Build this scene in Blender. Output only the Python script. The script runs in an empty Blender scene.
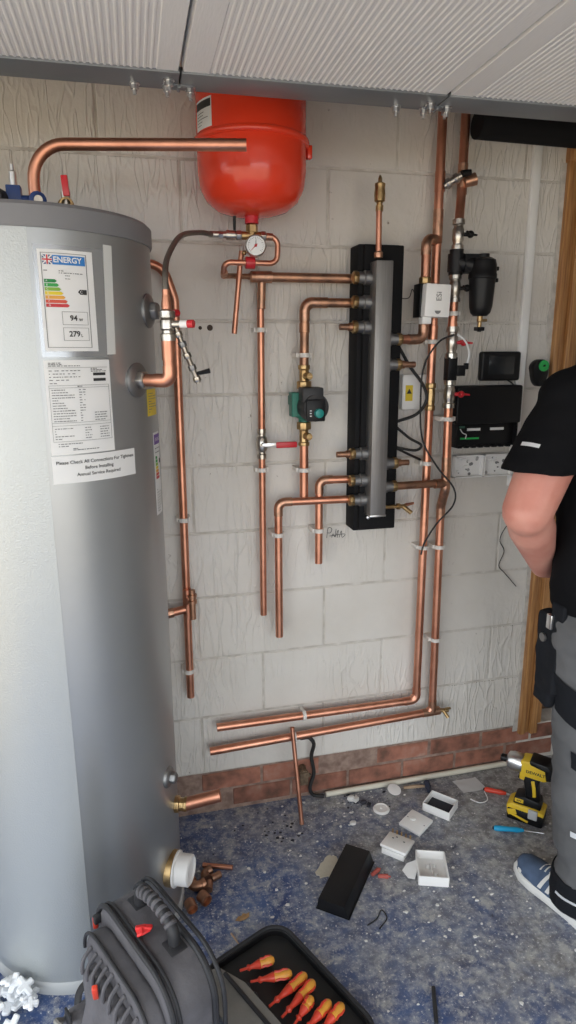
import bpy, bmesh, math, random
from math import sin, cos, pi, radians as R
from mathutils import Vector as V, Matrix as M, noise
from mathutils.bvhtree import BVHTree
random.seed(7)
scene = bpy.context.scene
col = scene.collection

# ------------------------------------------------------------------ camera
YAW, PITCH, ROLL, FPX, CAMZ = 0.23969, 0.24031, -0.004564, 655.84, 1.65
YW = 2.0966                                   # front face of the block wall
fw = V((sin(YAW)*cos(PITCH), cos(YAW)*cos(PITCH), -sin(PITCH)))
rt = V((cos(YAW), -sin(YAW), 0)); up = rt.cross(fw)
ra = rt*cos(ROLL) + up*sin(ROLL); ua = -rt*sin(ROLL) + up*cos(ROLL)
cd = bpy.data.cameras.new('camera'); cam = bpy.data.objects.new('camera', cd); col.objects.link(cam)
cd.sensor_fit = 'VERTICAL'; cd.sensor_height = 24; cd.lens = FPX*24/1024; cd.clip_start = .02
cam.matrix_world = M.Translation((0, 0, CAMZ)) @ M((ra, ua, -fw)).transposed().to_4x4()
scene.camera = cam
# ------------------------------------------------------------------ sky and exposure
world = bpy.data.worlds.new('sky'); scene.world = world; world.use_nodes = True
bg = world.node_tree.nodes['Background']
bg.inputs[0].default_value = (.88, .945, 1, 1); bg.inputs[1].default_value = 3.2
# portals in the garage doorway and the added front opening: guide sky sampling only
def portal(loc, rot, sx, sy):
    pl = bpy.data.lights.new('opening_portal', 'AREA'); pl.shape = 'RECTANGLE'; pl.size = sx; pl.size_y = sy
    po = bpy.data.objects.new('opening_portal', pl); col.objects.link(po)
    po.location = loc; po.rotation_euler = rot; pl.cycles.is_portal = True
portal((-1.58, .0, 1.06), (0, R(-90), 0), 2.1, 2.8)
portal((.2, -1.42, 1.06), (R(90), 0, 0), 3.4, 2.1)
vs = scene.view_settings
vs.view_transform = 'Standard'; vs.look = 'None'; vs.gamma = 1; vs.use_curve_mapping = False; vs.exposure = 0.3

# ------------------------------------------------------------------ materials
MATS = {}
def mat(name, c, rough=.5, metal=0, var=.0, vscale=8, bump=0, bscale=60, stretch=(1, 1, 1), c2=None, coat=0, spec=.5, sheen=0, trans=0):
    if name in MATS: return MATS[name]
    m = bpy.data.materials.new(name); m.use_nodes = True; MATS[name] = m
    nt = m.node_tree; b = nt.nodes['Principled BSDF']
    b.inputs['Base Color'].default_value = (*c, 1); b.inputs['Roughness'].default_value = rough
    b.inputs['Metallic'].default_value = metal; b.inputs['Specular IOR Level'].default_value = spec
    b.inputs['Coat Weight'].default_value = coat; b.inputs['Sheen Weight'].default_value = sheen
    b.inputs['Transmission Weight'].default_value = trans
    if var or bump or c2:
        tc = nt.nodes.new('ShaderNodeTexCoord'); mp = nt.nodes.new('ShaderNodeMapping')
        mp.inputs['Scale'].default_value = stretch; nt.links.new(tc.outputs['Object'], mp.inputs[0])
    if var or c2:
        n = nt.nodes.new('ShaderNodeTexNoise'); n.inputs['Scale'].default_value = vscale; n.inputs['Detail'].default_value = 5
        nt.links.new(mp.outputs[0], n.inputs['Vector'])
        rp = nt.nodes.new('ShaderNodeValToRGB')
        d = c2 or tuple(x*(1-var) for x in c)
        rp.color_ramp.elements[0].position = .35; rp.color_ramp.elements[0].color = (*d, 1)
        rp.color_ramp.elements[1].position = .65; rp.color_ramp.elements[1].color = (*c, 1)
        nt.links.new(n.outputs['Fac'], rp.inputs[0]); nt.links.new(rp.outputs[0], b.inputs['Base Color'])
    if bump:
        n2 = nt.nodes.new('ShaderNodeTexNoise'); n2.inputs['Scale'].default_value = bscale; n2.inputs['Detail'].default_value = 4
        nt.links.new(mp.outputs[0], n2.inputs['Vector'])
        bp = nt.nodes.new('ShaderNodeBump'); bp.inputs['Strength'].default_value = bump; bp.inputs['Distance'].default_value = .002
        nt.links.new(n2.outputs['Fac'], bp.inputs['Height']); nt.links.new(bp.outputs[0], b.inputs['Normal'])
    return m
copper = mat('copper', (.72, .35, .235), .40, 1, vscale=14, c2=(.56, .25, .16))
copper_old = mat('tarnished_copper', (.55, .30, .19), .45, 1, vscale=25, c2=(.33, .19, .13))
solder = mat('soldered_copper', (.62, .34, .23), .4, 1, vscale=60, c2=(.42, .25, .17))
brass = mat('brass', (.56, .39, .19), .38, 1, vscale=50, c2=(.38, .25, .12))
nickel = mat('nickel_plate', (.60, .565, .51), .3, 1, vscale=50, c2=(.36, .33, .29))
steel = mat('bright_steel', (.68, .68, .68), .3, 1)
zinc = mat('zinc_collar', (.30, .30, .30), .5, 1)
blackp = mat('black_plastic', (.007, .007, .008), .42, spec=.3)
blackfoam = mat('black_foam', (.010, .010, .011), .8, bump=.3, bscale=300, spec=.2)
blackr = mat('black_rubber', (.018, .018, .018), .6)
screen = mat('dark_screen', (.02, .022, .024), .18)
redp = mat('red_plastic', (.55, .02, .03), .35)
redpaint = mat('red_paint', (.82, .055, .02), .22, coat=.15)
whitep = mat('white_plastic', (.84, .83, .81), .4)
whiteclip = mat('white_nylon', (.72, .68, .63), .45)
paper = mat('white_paper', (.78, .78, .77), .6)
ink = mat('black_ink', (.03, .03, .03), .6)
inkgrey = mat('grey_ink', (.2, .2, .2), .6)
blue = mat('blue_print', (.03, .20, .55), .5)
navy = mat('navy_plastic', (.02, .05, .18), .4)
yellow = mat('yellow_plastic', (.78, .52, .03), .42)
yellowst = mat('yellow_sticker', (.75, .55, .04), .5)
greenp = mat('green_cast', (.01, .16, .11), .4)
greenled = mat('green_plastic', (.03, .45, .10), .4)
teal = mat('teal_knob', (.02, .26, .23), .35)
darkgrey = mat('dark_grey_plastic', (.035, .035, .037), .45, spec=.3)
casing = mat('grey_coated_steel', (.41, .425, .435), .38, .75, var=.08, vscale=3)
stucco = mat('embossed_silver_sheet', (.455, .475, .475), .42, .6, bump=.35, bscale=260)
rimgrey = mat('grey_lid_plastic', (.20, .20, .21), .5)
basegrey = mat('base_tray', (.42, .43, .43), .5)
barsteel = mat('brushed_grey_steel', (.30, .29, .28), .45, .8, var=.15, vscale=30, stretch=(8, 8, .3))
pine = mat('varnished_pine', (.52, .27, .10), .4, vscale=9, c2=(.30, .125, .04), stretch=(14, 14, .7), coat=.2, bump=.2)
darkwood = mat('dark_timber', (.10, .055, .03), .5, vscale=9, c2=(.06, .03, .018), stretch=(10, 10, .5))
plaster = mat('old_plaster', (.64, .61, .56), .9, var=.3, vscale=30, bump=.6)
skin = mat('skin', (.62, .31, .24), .5, vscale=11, c2=(.55, .22, .165), bump=.15, bscale=120)
shirt_m = mat('black_jersey', (.006, .006, .007), .9, bump=.3, bscale=500, spec=.1)
trouser_m = mat('grey_work_cloth', (.115, .115, .118), .85, var=.25, vscale=6, bump=.4, bscale=600)
trouser_blk = mat('black_work_cloth', (.010, .011, .014), .85, bump=.4, bscale=600, spec=.2)
reflect = mat('reflective_tape', (.72, .73, .74), .35, .3)
hair_m = mat('brown_hair', (.05, .03, .02), .6, bump=.5, bscale=200)
shoeblue = mat('blue_suede', (.085, .13, .22), .8, var=.3, vscale=25)
shoewhite = mat('white_rubber', (.74, .73, .70), .55)
bagcloth = mat('charcoal_nylon', (.115, .11, .12), .7, var=.35, vscale=14, bump=1.0, bscale=55)
bagblack = mat('black_webbing', (.02, .02, .023), .6, bump=.3, bscale=400)
baggrey = mat('grey_panel_cloth', (.27, .26, .24), .8, var=.25, vscale=12, bump=.4, bscale=400)
foam = mat('polystyrene', (.84, .86, .88), .7, bump=.5, bscale=220)
orange = mat('orange_handle', (.82, .36, .05), .38, var=.2, vscale=40)
redh = mat('red_handle', (.68, .06, .03), .38)
cyan = mat('cyan_handle', (.01, .34, .62), .35)
doorwhite = mat('white_door_skin', (.86, .85, .83), .5, bump=.25, bscale=90, stretch=(3, .3, 1))
stile_m = mat('grey_door_stile', (.20, .215, .23), .42, .3)
debris = mat('plaster_chips', (.72, .71, .68), .9)
darkdeb = mat('dark_crumbs', (.03, .03, .04), .9)
pvc = mat('cream_pvc', (.70, .66, .55), .45)
leafm = mat('dry_leaf', (.40, .24, .11), .7, var=.4, vscale=60)
hosem = mat('braided_hose', (.16, .14, .12), .45, .5, bump=.9, bscale=500)
sheetm = mat('clear_plastic_sheet', (.62, .63, .63), .3)
flesh_lining = mat('grey_fleece', (.45, .41, .37), .9, var=.3, vscale=60, bump=.8, bscale=200)

def nodes(m): return m.node_tree.nodes, m.node_tree.links
# painted block: scored vertical strokes and small dark scuffs
def block_material():
    m = mat('white_painted_block', (.66, .635, .595), .75)
    n, l = nodes(m); b = n['Principled BSDF']
    ge = n.new('ShaderNodeNewGeometry')
    def nz(sc, stretch, det=2, dist=0, seed=0):
        mp = n.new('ShaderNodeMapping'); mp.inputs['Scale'].default_value = stretch; mp.inputs['Location'].default_value = (seed, seed, seed); mp.inputs['Rotation'].default_value = (0, R(seed*3), 0)
        l.new(ge.outputs['Position'], mp.inputs[0]); q = n.new('ShaderNodeTexNoise'); q.inputs['Scale'].default_value = sc; q.inputs['Detail'].default_value = det; q.inputs['Distortion'].default_value = dist
        l.new(mp.outputs[0], q.inputs['Vector']); return q.outputs['Fac']
    def math_(op, a, b_):
        q = n.new('ShaderNodeMath'); q.operation = op
        for k_, v_ in ((0, a), (1, b_)):
            if isinstance(v_, (int, float)): q.inputs[k_].default_value = v_
            else: l.new(v_, q.inputs[k_])
        return q.outputs[0]
    def ridge(f):                                   # thin raised strokes where the noise crosses its middle
        d_ = math_('ABSOLUTE', math_('SUBTRACT', f, .5), 0)
        r_ = n.new('ShaderNodeMapRange'); r_.inputs[1].default_value = .0; r_.inputs[2].default_value = .05; r_.inputs[3].default_value = 1; r_.inputs[4].default_value = 0
        l.new(d_, r_.inputs[0]); return r_.outputs[0]
    strokes = math_('ADD', ridge(nz(26, (1, 1, .22), 1, .3, 2)), ridge(nz(30, (1, 1, .20), 1, .3, -3)))
    mk = n.new('ShaderNodeMapRange'); mk.inputs[1].default_value = .40; mk.inputs[2].default_value = .56; l.new(nz(2.1, (1, 1, 1), 2, 0, 5), mk.inputs[0])
    n1 = math_('MULTIPLY', strokes, mk.outputs[0])
    n2o = nz(40, (1, 1, 1), 6)
    hgt = math_('ADD', math_('MULTIPLY', n1, .8), n2o)
    bp = n.new('ShaderNodeBump'); bp.inputs['Strength'].default_value = .7; bp.inputs['Distance'].default_value = .0034
    l.new(hgt, bp.inputs['Height']); l.new(bp.outputs[0], b.inputs['Normal'])
    # scuffs
    n3 = n.new('ShaderNodeTexNoise'); n3.inputs['Scale'].default_value = 30; n3.inputs['Detail'].default_value = 8; n3.inputs['Roughness'].default_value = .7
    l.new(ge.outputs['Position'], n3.inputs['Vector'])
    r3 = n.new('ShaderNodeValToRGB'); r3.color_ramp.elements[0].position = .27; r3.color_ramp.elements[0].color = (.22, .18, .14, 1)
    r3.color_ramp.elements[1].position = .34; r3.color_ramp.elements[1].color = (1, 1, 1, 1)
    l.new(n3.outputs['Fac'], r3.inputs[0])
    n4 = n.new('ShaderNodeTexNoise'); n4.inputs['Scale'].default_value = 2.2; n4.inputs['Detail'].default_value = 4
    l.new(ge.outputs['Position'], n4.inputs['Vector'])
    r4 = n.new('ShaderNodeValToRGB'); r4.color_ramp.elements[0].position = .35; r4.color_ramp.elements[0].color = (.62, .58, .525, 1)
    r4.color_ramp.elements[1].position = .7; r4.color_ramp.elements[1].color = (.73, .70, .655, 1)
    l.new(n4.outputs['Fac'], r4.inputs[0])
    mm = n.new('ShaderNodeMix'); mm.data_type = 'RGBA'; mm.blend_type = 'MULTIPLY'; mm.inputs[0].default_value = 1
    l.new(r4.outputs[0], mm.inputs[6]); l.new(r3.outputs[0], mm.inputs[7]); l.new(mm.outputs[2], b.inputs['Base Color'])
    return m
blockm = block_material()
mortarm = mat('painted_mortar', (.66, .625, .575), .85, vscale=18, c2=(.47, .43, .38), bump=.6, bscale=90)
def brick_material():
    m = mat('red_brick', (.36, .13, .085), .85)
    n, l = nodes(m); b = n['Principled BSDF']
    oi = n.new('ShaderNodeObjectInfo'); ge = n.new('ShaderNodeNewGeometry')
    n1 = n.new('ShaderNodeTexNoise'); n1.inputs['Scale'].default_value = 16; n1.inputs['Detail'].default_value = 7
    l.new(ge.outputs['Position'], n1.inputs['Vector'])
    r = n.new('ShaderNodeValToRGB'); e = r.color_ramp.elements
    e[0].position = .3; e[0].color = (.13, .065, .045, 1); e[1].position = .56; e[1].color = (.33, .135, .09, 1)
    k = e.new(.68); k.color = (.36, .18, .13, 1); k = e.new(.82); k.color = (.42, .32, .26, 1)
    l.new(n1.outputs['Fac'], r.inputs[0])
    hs = n.new('ShaderNodeHueSaturation'); mr = n.new('ShaderNodeMapRange'); mr.inputs[3].default_value = .75; mr.inputs[4].default_value = 1.15
    l.new(oi.outputs['Random'], mr.inputs[0]); l.new(mr.outputs[0], hs.inputs['Value']); l.new(r.outputs[0], hs.inputs['Color'])
    l.new(hs.outputs[0], b.inputs['Base Color'])
    bp = n.new('ShaderNodeBump'); bp.inputs['Strength'].default_value = .6; bp.inputs['Distance'].default_value = .004
    l.new(n1.outputs['Fac'], bp.inputs['Height']); l.new(bp.outputs[0], b.inputs['Normal'])
    return m
brickm = brick_material()
brickmortar = mat('brown_brick_mortar', (.34, .24, .19), .9, vscale=30, c2=(.19, .12, .095), bump=.8)
def floor_material():
    m = mat('worn_blue_floor_paint', (.05, .08, .18), .6)
    n, l = nodes(m); b = n['Principled BSDF']; ge = n.new('ShaderNodeNewGeometry')
    def nz(s, d=6, r=.6, dist=0):
        q = n.new('ShaderNodeTexNoise'); q.inputs['Scale'].default_value = s; q.inputs['Detail'].default_value = d
        q.inputs['Roughness'].default_value = r; q.inputs['Distortion'].default_value = dist
        l.new(ge.outputs['Position'], q.inputs['Vector']); return q.outputs['Fac']
    def ramp(src, stops):
        r = n.new('ShaderNodeValToRGB'); e = r.color_ramp.elements
        e[0].position, e[0].color = stops[0][0], (*stops[0][1], 1); e[1].position, e[1].color = stops[-1][0], (*stops[-1][1], 1)
        for p, c in stops[1:-1]: k = e.new(p); k.color = (*c, 1)
        l.new(src, r.inputs[0]); return r.outputs[0]
    def mix(f, a, c, t='MIX'):
        q = n.new('ShaderNodeMix'); q.data_type = 'RGBA'; q.blend_type = t
        if isinstance(f, float): q.inputs[0].default_value = f
        else: l.new(f, q.inputs[0])
        for s, v in ((6, a), (7, c)):
            if isinstance(v, tuple): q.inputs[s].default_value = (*v, 1)
            else: l.new(v, q.inputs[s])
        return q.outputs[2]
    g = lambda x: (x, x, x)
    paint = ramp(nz(9), [(.3, (.016, .036, .13)), (.5, (.05, .097, .25)), (.72, (.13, .19, .34))])
    # dust: more of it towards the wall (y) and the doorway (x)
    sx = n.new('ShaderNodeSeparateXYZ'); l.new(ge.outputs['Position'], sx.inputs[0])
    ma = n.new('ShaderNodeMath'); ma.operation = 'MULTIPLY_ADD'; ma.inputs[1].default_value = .24; ma.inputs[2].default_value = -.23
    l.new(sx.outputs['X'], ma.inputs[0])
    mb_ = n.new('ShaderNodeMath'); mb_.operation = 'MULTIPLY_ADD'; mb_.inputs[1].default_value = .13
    l.new(sx.outputs['Y'], mb_.inputs[0]); l.new(ma.outputs[0], mb_.inputs[2])
    mc = n.new('ShaderNodeMath'); mc.operation = 'ADD'; l.new(mb_.outputs[0], mc.inputs[0]); l.new(nz(4.5, 9, .68, .4), mc.inputs[1])
    dustmask = ramp(mc.outputs[0], [(.47, g(0)), (.62, g(.4)), (.82, g(.92))])
    dustcol = ramp(nz(30), [(.3, (.17, .16, .15)), (.7, (.40, .385, .36))])
    c1 = mix(dustmask, paint, dustcol)
    mott = ramp(nz(30, 10, .8), [(.47, g(0)), (.64, g(.75))])
    c2 = mix(mott, c1, (.47, .48, .49))
    patch = ramp(nz(13, 10, .78, .3), [(.535, g(0)), (.63, g(.75))])
    c2 = mix(patch, c2, (.50, .495, .47))
    speck = ramp(nz(120, 3, .6), [(.62, g(0)), (.69, g(.95))])
    c3 = mix(speck, c2, (.70, .70, .69))
    dark = ramp(nz(17, 8, .75, .8), [(.31, g(.8)), (.37, g(0))])
    c4 = mix(dark, c3, (.022, .025, .04))
    l.new(c4, b.inputs['Base Color'])
    l.new(ramp(dustmask, [(0, g(.42)), (1, g(.85))]), b.inputs['Roughness'])
    bp = n.new('ShaderNodeBump'); bp.inputs['Strength'].default_value = .5; bp.inputs['Distance'].default_value = .003
    l.new(nz(45, 8, .7), bp.inputs['Height']); l.new(bp.outputs[0], b.inputs['Normal'])
    return m
floorm = floor_material()
pavingm = mat('sandstone_paving', (.66, .52, .36), .9, var=.25, vscale=3)

# ------------------------------------------------------------------ mesh helpers
def frame_of(d):
    d = V(d).normalized(); a = V((0, 0, 1)) if abs(d.z) < .95 else V((0, 1, 0))
    x = a.cross(d).normalized(); return x, d.cross(x).normalized(), d
class MB:
    def __init__(s): s.v = []; s.f = []
    def add(s, vs, fs):
        o = len(s.v); s.v += [V(q) for q in vs]; s.f += [tuple(i+o for i in f) for f in fs]; return s
    def box(s, c, size, rot=None):
        x, y, z = (q/2 for q in size)
        vs = [V((a, b, d)) for a in (-x, x) for b in (-y, y) for d in (-z, z)]
        if rot is not None: vs = [rot @ q for q in vs]
        return s.add([V(c)+q for q in vs], [(0, 1, 3, 2), (4, 6, 7, 5), (0, 4, 5, 1), (2, 3, 7, 6), (0, 2, 6, 4), (1, 5, 7, 3)])
    def tube(s, pts, r, seg=14, caps=True, sq=None):
        pts = [V(p) for p in pts]; n = len(pts); rs = r if isinstance(r, (list, tuple)) else [r]*n
        T = [(pts[min(i+1, n-1)]-pts[max(i-1, 0)]).normalized() for i in range(n)]
        x, y, _ = frame_of(T[0]); vs = []; fs = []
        for i in range(n):
            if i:
                q = T[i-1].rotation_difference(T[i]); x = q @ x
                x = (x-T[i]*x.dot(T[i])).normalized(); y = T[i].cross(x)
            for k in range(seg):
                a = 2*pi*k/seg; vs.append(pts[i]+rs[i]*(x*cos(a)+y*sin(a)*(sq or 1)))
        for i in range(n-1):
            for k in range(seg):
                a, b = i*seg+k, i*seg+(k+1) % seg; fs.append((a, b, b+seg, a+seg))
        if caps: fs += [tuple(range(seg-1, -1, -1)), tuple(range((n-1)*seg, n*seg))]
        return s.add(vs, fs)
    def lathe(s, prof, o=(0, 0, 0), ax=(0, 0, 1), seg=24, a0=0, a1=2*pi):
        x, y, d = frame_of(ax); o = V(o); vs = []; fs = []; full = abs(a1-a0-2*pi) < 1e-6
        n = seg if full else seg+1
        for r, h in prof:
            for k in range(n):
                a = a0+(a1-a0)*k/seg; vs.append(o+d*h+(x*cos(a)+y*sin(a))*r)
        for i in range(len(prof)-1):
            for k in range(seg):
                k2 = (k+1) % n; fs.append((i*n+k, i*n+k2, (i+1)*n+k2, (i+1)*n+k))
        if full:
            fs += [tuple(range(n-1, -1, -1)), tuple(range((len(prof)-1)*n, len(prof)*n))]
        return s.add(vs, fs)
    def prism(s, poly, o, u, w, t):
        """2D polygon in the plane (u,w) at o, extruded by vector t"""
        o, u, w, t = V(o), V(u), V(w), V(t); n = len(poly)
        a = [o+u*p+w*q for p, q in poly]
        return s.add(a+[q+t for q in a], [tuple(range(n-1, -1, -1)), tuple(range(n, 2*n))]+[(i, (i+1) % n, n+(i+1) % n, n+i) for i in range(n)])
    def ball(s, c, r, seg=12, sc=(1, 1, 1)):
        vs = []; fs = []; rows = seg//2; c = V(c)
        for i in range(1, rows):
            t = pi*i/rows
            for k in range(seg): a = 2*pi*k/seg; vs.append(c+V((r*sin(t)*cos(a)*sc[0], r*sin(t)*sin(a)*sc[1], r*cos(t)*sc[2])))
        vs += [c+V((0, 0, r*sc[2])), c-V((0, 0, r*sc[2]))]; tp = len(vs)-2
        for i in range(rows-2):
            for k in range(seg): fs.append((i*seg+k, (i+1)*seg+k, (i+1)*seg+(k+1) % seg, i*seg+(k+1) % seg))
        for k in range(seg):
            fs.append((tp, k, (k+1) % seg)); fs.append((tp+1, (rows-2)*seg+(k+1) % seg, (rows-2)*seg+k))
        return s.add(vs, fs)
    def xf(s, m):
        s.v = [m @ q for q in s.v]; return s
def fillet(pts, r, seg=6):
    """polyline with rounded corners"""
    pts = [V(p) for p in pts]; out = [pts[0]]
    for i in range(1, len(pts)-1):
        p, a, b = pts[i], (pts[i-1]-pts[i]), (pts[i+1]-pts[i])
        la, lb = a.length, b.length; a.normalize(); b.normalize()
        th = a.angle(b); d = min(r/math.tan(th/2), la*.49, lb*.49) if th > .01 else 0
        if th > 3.1 or d < 1e-5: out.append(p); continue
        rr = d*math.tan(th/2); c = p+(a+b).normalized()*(rr/sin(th/2))
        s0 = p+a*d-c; s1 = p+b*d-c; q = s0.rotation_difference(s1); axis, ang = q.to_axis_angle()
        from mathutils import Quaternion
        for k in range(seg+1): out.append(c+Quaternion(axis, ang*k/seg) @ s0)
    out.append(pts[-1]); return out
def smooth_path(pts, n=8):
    """Catmull-Rom through the points"""
    P = [V(p) for p in pts]; P = [P[0]*2-P[1]]+P+[P[-1]*2-P[-2]]; out = []
    for i in range(1, len(P)-2):
        for k in range(n):
            t = k/n; a, b, c, d = P[i-1:i+3]
            out.append(.5*((2*b)+(c-a)*t+(2*a-5*b+4*c-d)*t*t+(3*b-a-3*c+d)*t**3))
    out.append(P[-2]); return out
def finish(name, mb, m, parent=None, bevel=0, bseg=2, smooth=40):
    me = bpy.data.meshes.new(name); me.from_pydata([tuple(q) for q in mb.v], [], mb.f); me.update()
    bm = bmesh.new(); bm.from_mesh(me); bmesh.ops.recalc_face_normals(bm, faces=bm.faces)
    if bevel: bmesh.ops.bevel(bm, geom=[e for e in bm.edges if len(e.link_faces) == 2 and e.calc_face_angle(0) > .6], offset=bevel, segments=bseg, affect='EDGES', profile=.5, clamp_overlap=True)
    bm.to_mesh(me); bm.free()
    if smooth:
        me.shade_smooth(); me.set_sharp_from_angle(angle=R(smooth))
    me.materials.append(m)
    o = bpy.data.objects.new(name, me); col.objects.link(o)
    if parent is not None:
        o.parent = parent
        if parent.type == 'EMPTY' or parent.parent is None:
            o.matrix_parent_inverse = world_of(parent).inverted()
        else: o.matrix_parent_inverse = world_of(parent).inverted()
    else:
        xs = [q.x for q in mb.v]; ys = [q.y for q in mb.v]; zs = [q.z for q in mb.v]
        c = V(((min(xs)+max(xs))/2, (min(ys)+max(ys))/2, min(zs)))
        me.transform(M.Translation(-c)); o.location = c
    return o
def world_of(o):
    """world matrix by hand: the dependency graph is not updated while building"""
    b = o.matrix_basis.copy()
    return b if o.parent is None else world_of(o.parent) @ o.matrix_parent_inverse @ b
def tag(o, label, cat, group=None):
    o['label'] = label; o['category'] = cat
    if group: o['group'] = group
    return o
def thing(name, loc, label, cat, group=None):
    o = bpy.data.objects.new(name, None); col.objects.link(o); o.location = loc; o.empty_display_size = .05
    return tag(o, label, cat, group)
def struct(o): o['kind'] = 'structure'; return o
def wp(x, off, z): return V((x, YW-off, z))       # a point off the wall
def text_mb(body, size, fn, bold=0, align='CENTER'):
    """lettering mesh mapped by fn(u,v) -> point"""
    c = bpy.data.curves.new('t', 'FONT'); c.body = body; c.size = size; c.align_x = align; c.align_y = 'CENTER'; c.offset = bold; c.resolution_u = 3
    o = bpy.data.objects.new('t', c); me = bpy.data.meshes.new_from_object(o)
    mb = MB(); mb.add([fn(q.co.x, q.co.y) for q in me.vertices], [tuple(p.vertices) for p in me.polygons])
    bpy.data.objects.remove(o); bpy.data.curves.remove(c); bpy.data.meshes.remove(me); return mb
def flat(o, u, w): o, u, w = V(o), V(u).normalized(), V(w).normalized(); return lambda a, b: o+u*a+w*b
def remeshed(mb, voxel, smooth_iter=6, fold=0, fscale=9, seed=0, dirz=1.0):
    me = bpy.data.meshes.new('tmp'); me.from_pydata([tuple(q) for q in mb.v], [], mb.f)
    bm = bmesh.new(); bm.from_mesh(me); bmesh.ops.recalc_face_normals(bm, faces=bm.faces); bm.to_mesh(me); bm.free()
    o = bpy.data.objects.new('tmp', me); col.objects.link(o)
    r = o.modifiers.new('r', 'REMESH'); r.mode = 'VOXEL'; r.voxel_size = voxel
    s = o.modifiers.new('s', 'SMOOTH'); s.factor = .5; s.iterations = smooth_iter
    dg = bpy.context.evaluated_depsgraph_get(); res = bpy.data.meshes.new_from_object(o.evaluated_get(dg))
    bpy.data.objects.remove(o); out = MB(); out.v = [q.co.copy() for q in res.vertices]; out.f = [tuple(p.vertices) for p in res.polygons]
    if fold:
        for i, q in enumerate(res.vertices):
            p = q.co; k = noise.noise(V((p.x*fscale+seed, p.y*fscale, p.z*fscale*dirz)))+.5*noise.noise(V((p.x*fscale*2.3, p.y*fscale*2.3+seed, p.z*fscale*2.3*dirz)))
            out.v[i] = out.v[i]+q.normal*fold*k
    bpy.data.meshes.remove(res); return out

# ------------------------------------------------------------------ room shell
floor = struct(finish('floor', MB().box((.9, .35, -.05), (5.0, 3.7, .1)), floorm))
struct(finish('driveway', MB().box((0, -11.5, -.07), (44, 20, .1)).box((-11.6, 8.5, -.07), (20, 20, .1)), pavingm))
X0, X1, YF, ZC = -1.6, 3.4, -1.5, 2.5
# back wall: mortar core, blocks and bricks proud of it, doorway cut out at the right
DX0, DX1, DZ0, DZ1 = 1.47, 2.36, .165, 2.27
wall = MB()
for (a, b, c, d) in ((X0, DX0, 0, ZC), (DX1, X1, 0, ZC), (DX0, DX1, DZ1, ZC), (DX0, DX1, 0, DZ0)):
    wall.box(((a+b)/2, YW+.0025+.06, (c+d)/2), (b-a, .12, d-c))
wall_back = struct(finish('wall_back', wall, mortarm, smooth=0))
cache = {}
def shared(key, build, name, m, parent, loc, bevel=.0025):
    if key not in cache:
        o = finish(name, build(), m, None, bevel, 1, 30); cache[key] = o.data
        me = o.data; bpy.data.objects.remove(o)
    o = bpy.data.objects.new(name, cache[key]); col.objects.link(o); o.parent = parent
    o.matrix_parent_inverse = world_of(parent).inverted(); o.location = loc; return o
def block(x0, x1, z0, z1, name='block', m=blockm, dep=.05, j=.005, proud=.0):
    w, h = round(x1-x0-2*j, 3), round(z1-z0-2*j, 3)
    if w < .02 or h < .02: return
    shared((name, w, h, dep), lambda: MB().box((0, 0, h/2), (w, dep, h)), name, m, wall_back, ((x0+x1)/2, YW+dep/2-proud, z0+j))
for k in range(11):
    z0 = .165+.2253*k; z1 = min(z0+.2253, ZC)
    x = .4185-.45*3+(.225 if k % 2 == 0 else 0)
    while x < X1:
        a, b = max(x, -1.0), min(x+.45, 3.0); pr = random.uniform(-.0005, .0012)
        if z1 > DZ0 and z0 < DZ1-.03:
            if a < DX0 < b: b = DX0
            elif a >= DX0-.01 and b <= DX1+.01: a = b
            elif a < DX1 < b: a = DX1
        if b-a > .05: block(a, b, z0, z1, proud=pr, j=.0035)
        x += .45
for k in range(2):
    z0 = .012+.0765*k; x = .857-.225*9+(.1125 if k == 0 else 0)
    while x < 3.0:
        block(x, x+.225, z0, z0+.0765, 'brick', brickm, .05, .005, random.uniform(-.002, .004)); x += .225
# brick joints: grey mortar bed behind the two brick courses
finish('brick_mortar', MB().box(((DX0-.04+X0)/2+.02, YW+.003, .083), (DX0-X0, .004, .164)), brickmortar, wall_back)
struct(finish('wall_right', MB().box((X1+.05, (YF+YW)/2, ZC/2), (.1, YW-YF+.2, ZC)), mortarm))
struct(finish('wall_front', MB().box(((X0+X1)/2, YF+.05, 2.31), (X1-X0, .1, .38)).box((2.65, YF+.05, ZC/2), (1.5, .1, ZC)), mortarm))  # unseen; front opening added and sized to light the back wall
wl = MB(); wl.box((X0+.06, 1.75, ZC/2), (.12, .7, ZC)); wl.box((X0+.06, YF+.05, ZC/2), (.12, .1, ZC)); wl.box((X0+.06, -.3, 2.31), (.12, 2.4, .38))
struct(finish('wall_left', wl, mortarm))
struct(finish('ceiling', MB().box(((X0+X1)/2, (YF+YW)/2, ZC+.05), (X1-X0+.2, YW-YF+.2, .1)), mat('ceiling_board', (.5, .48, .45), .9)))  # unseen board put in to block light from above
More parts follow.
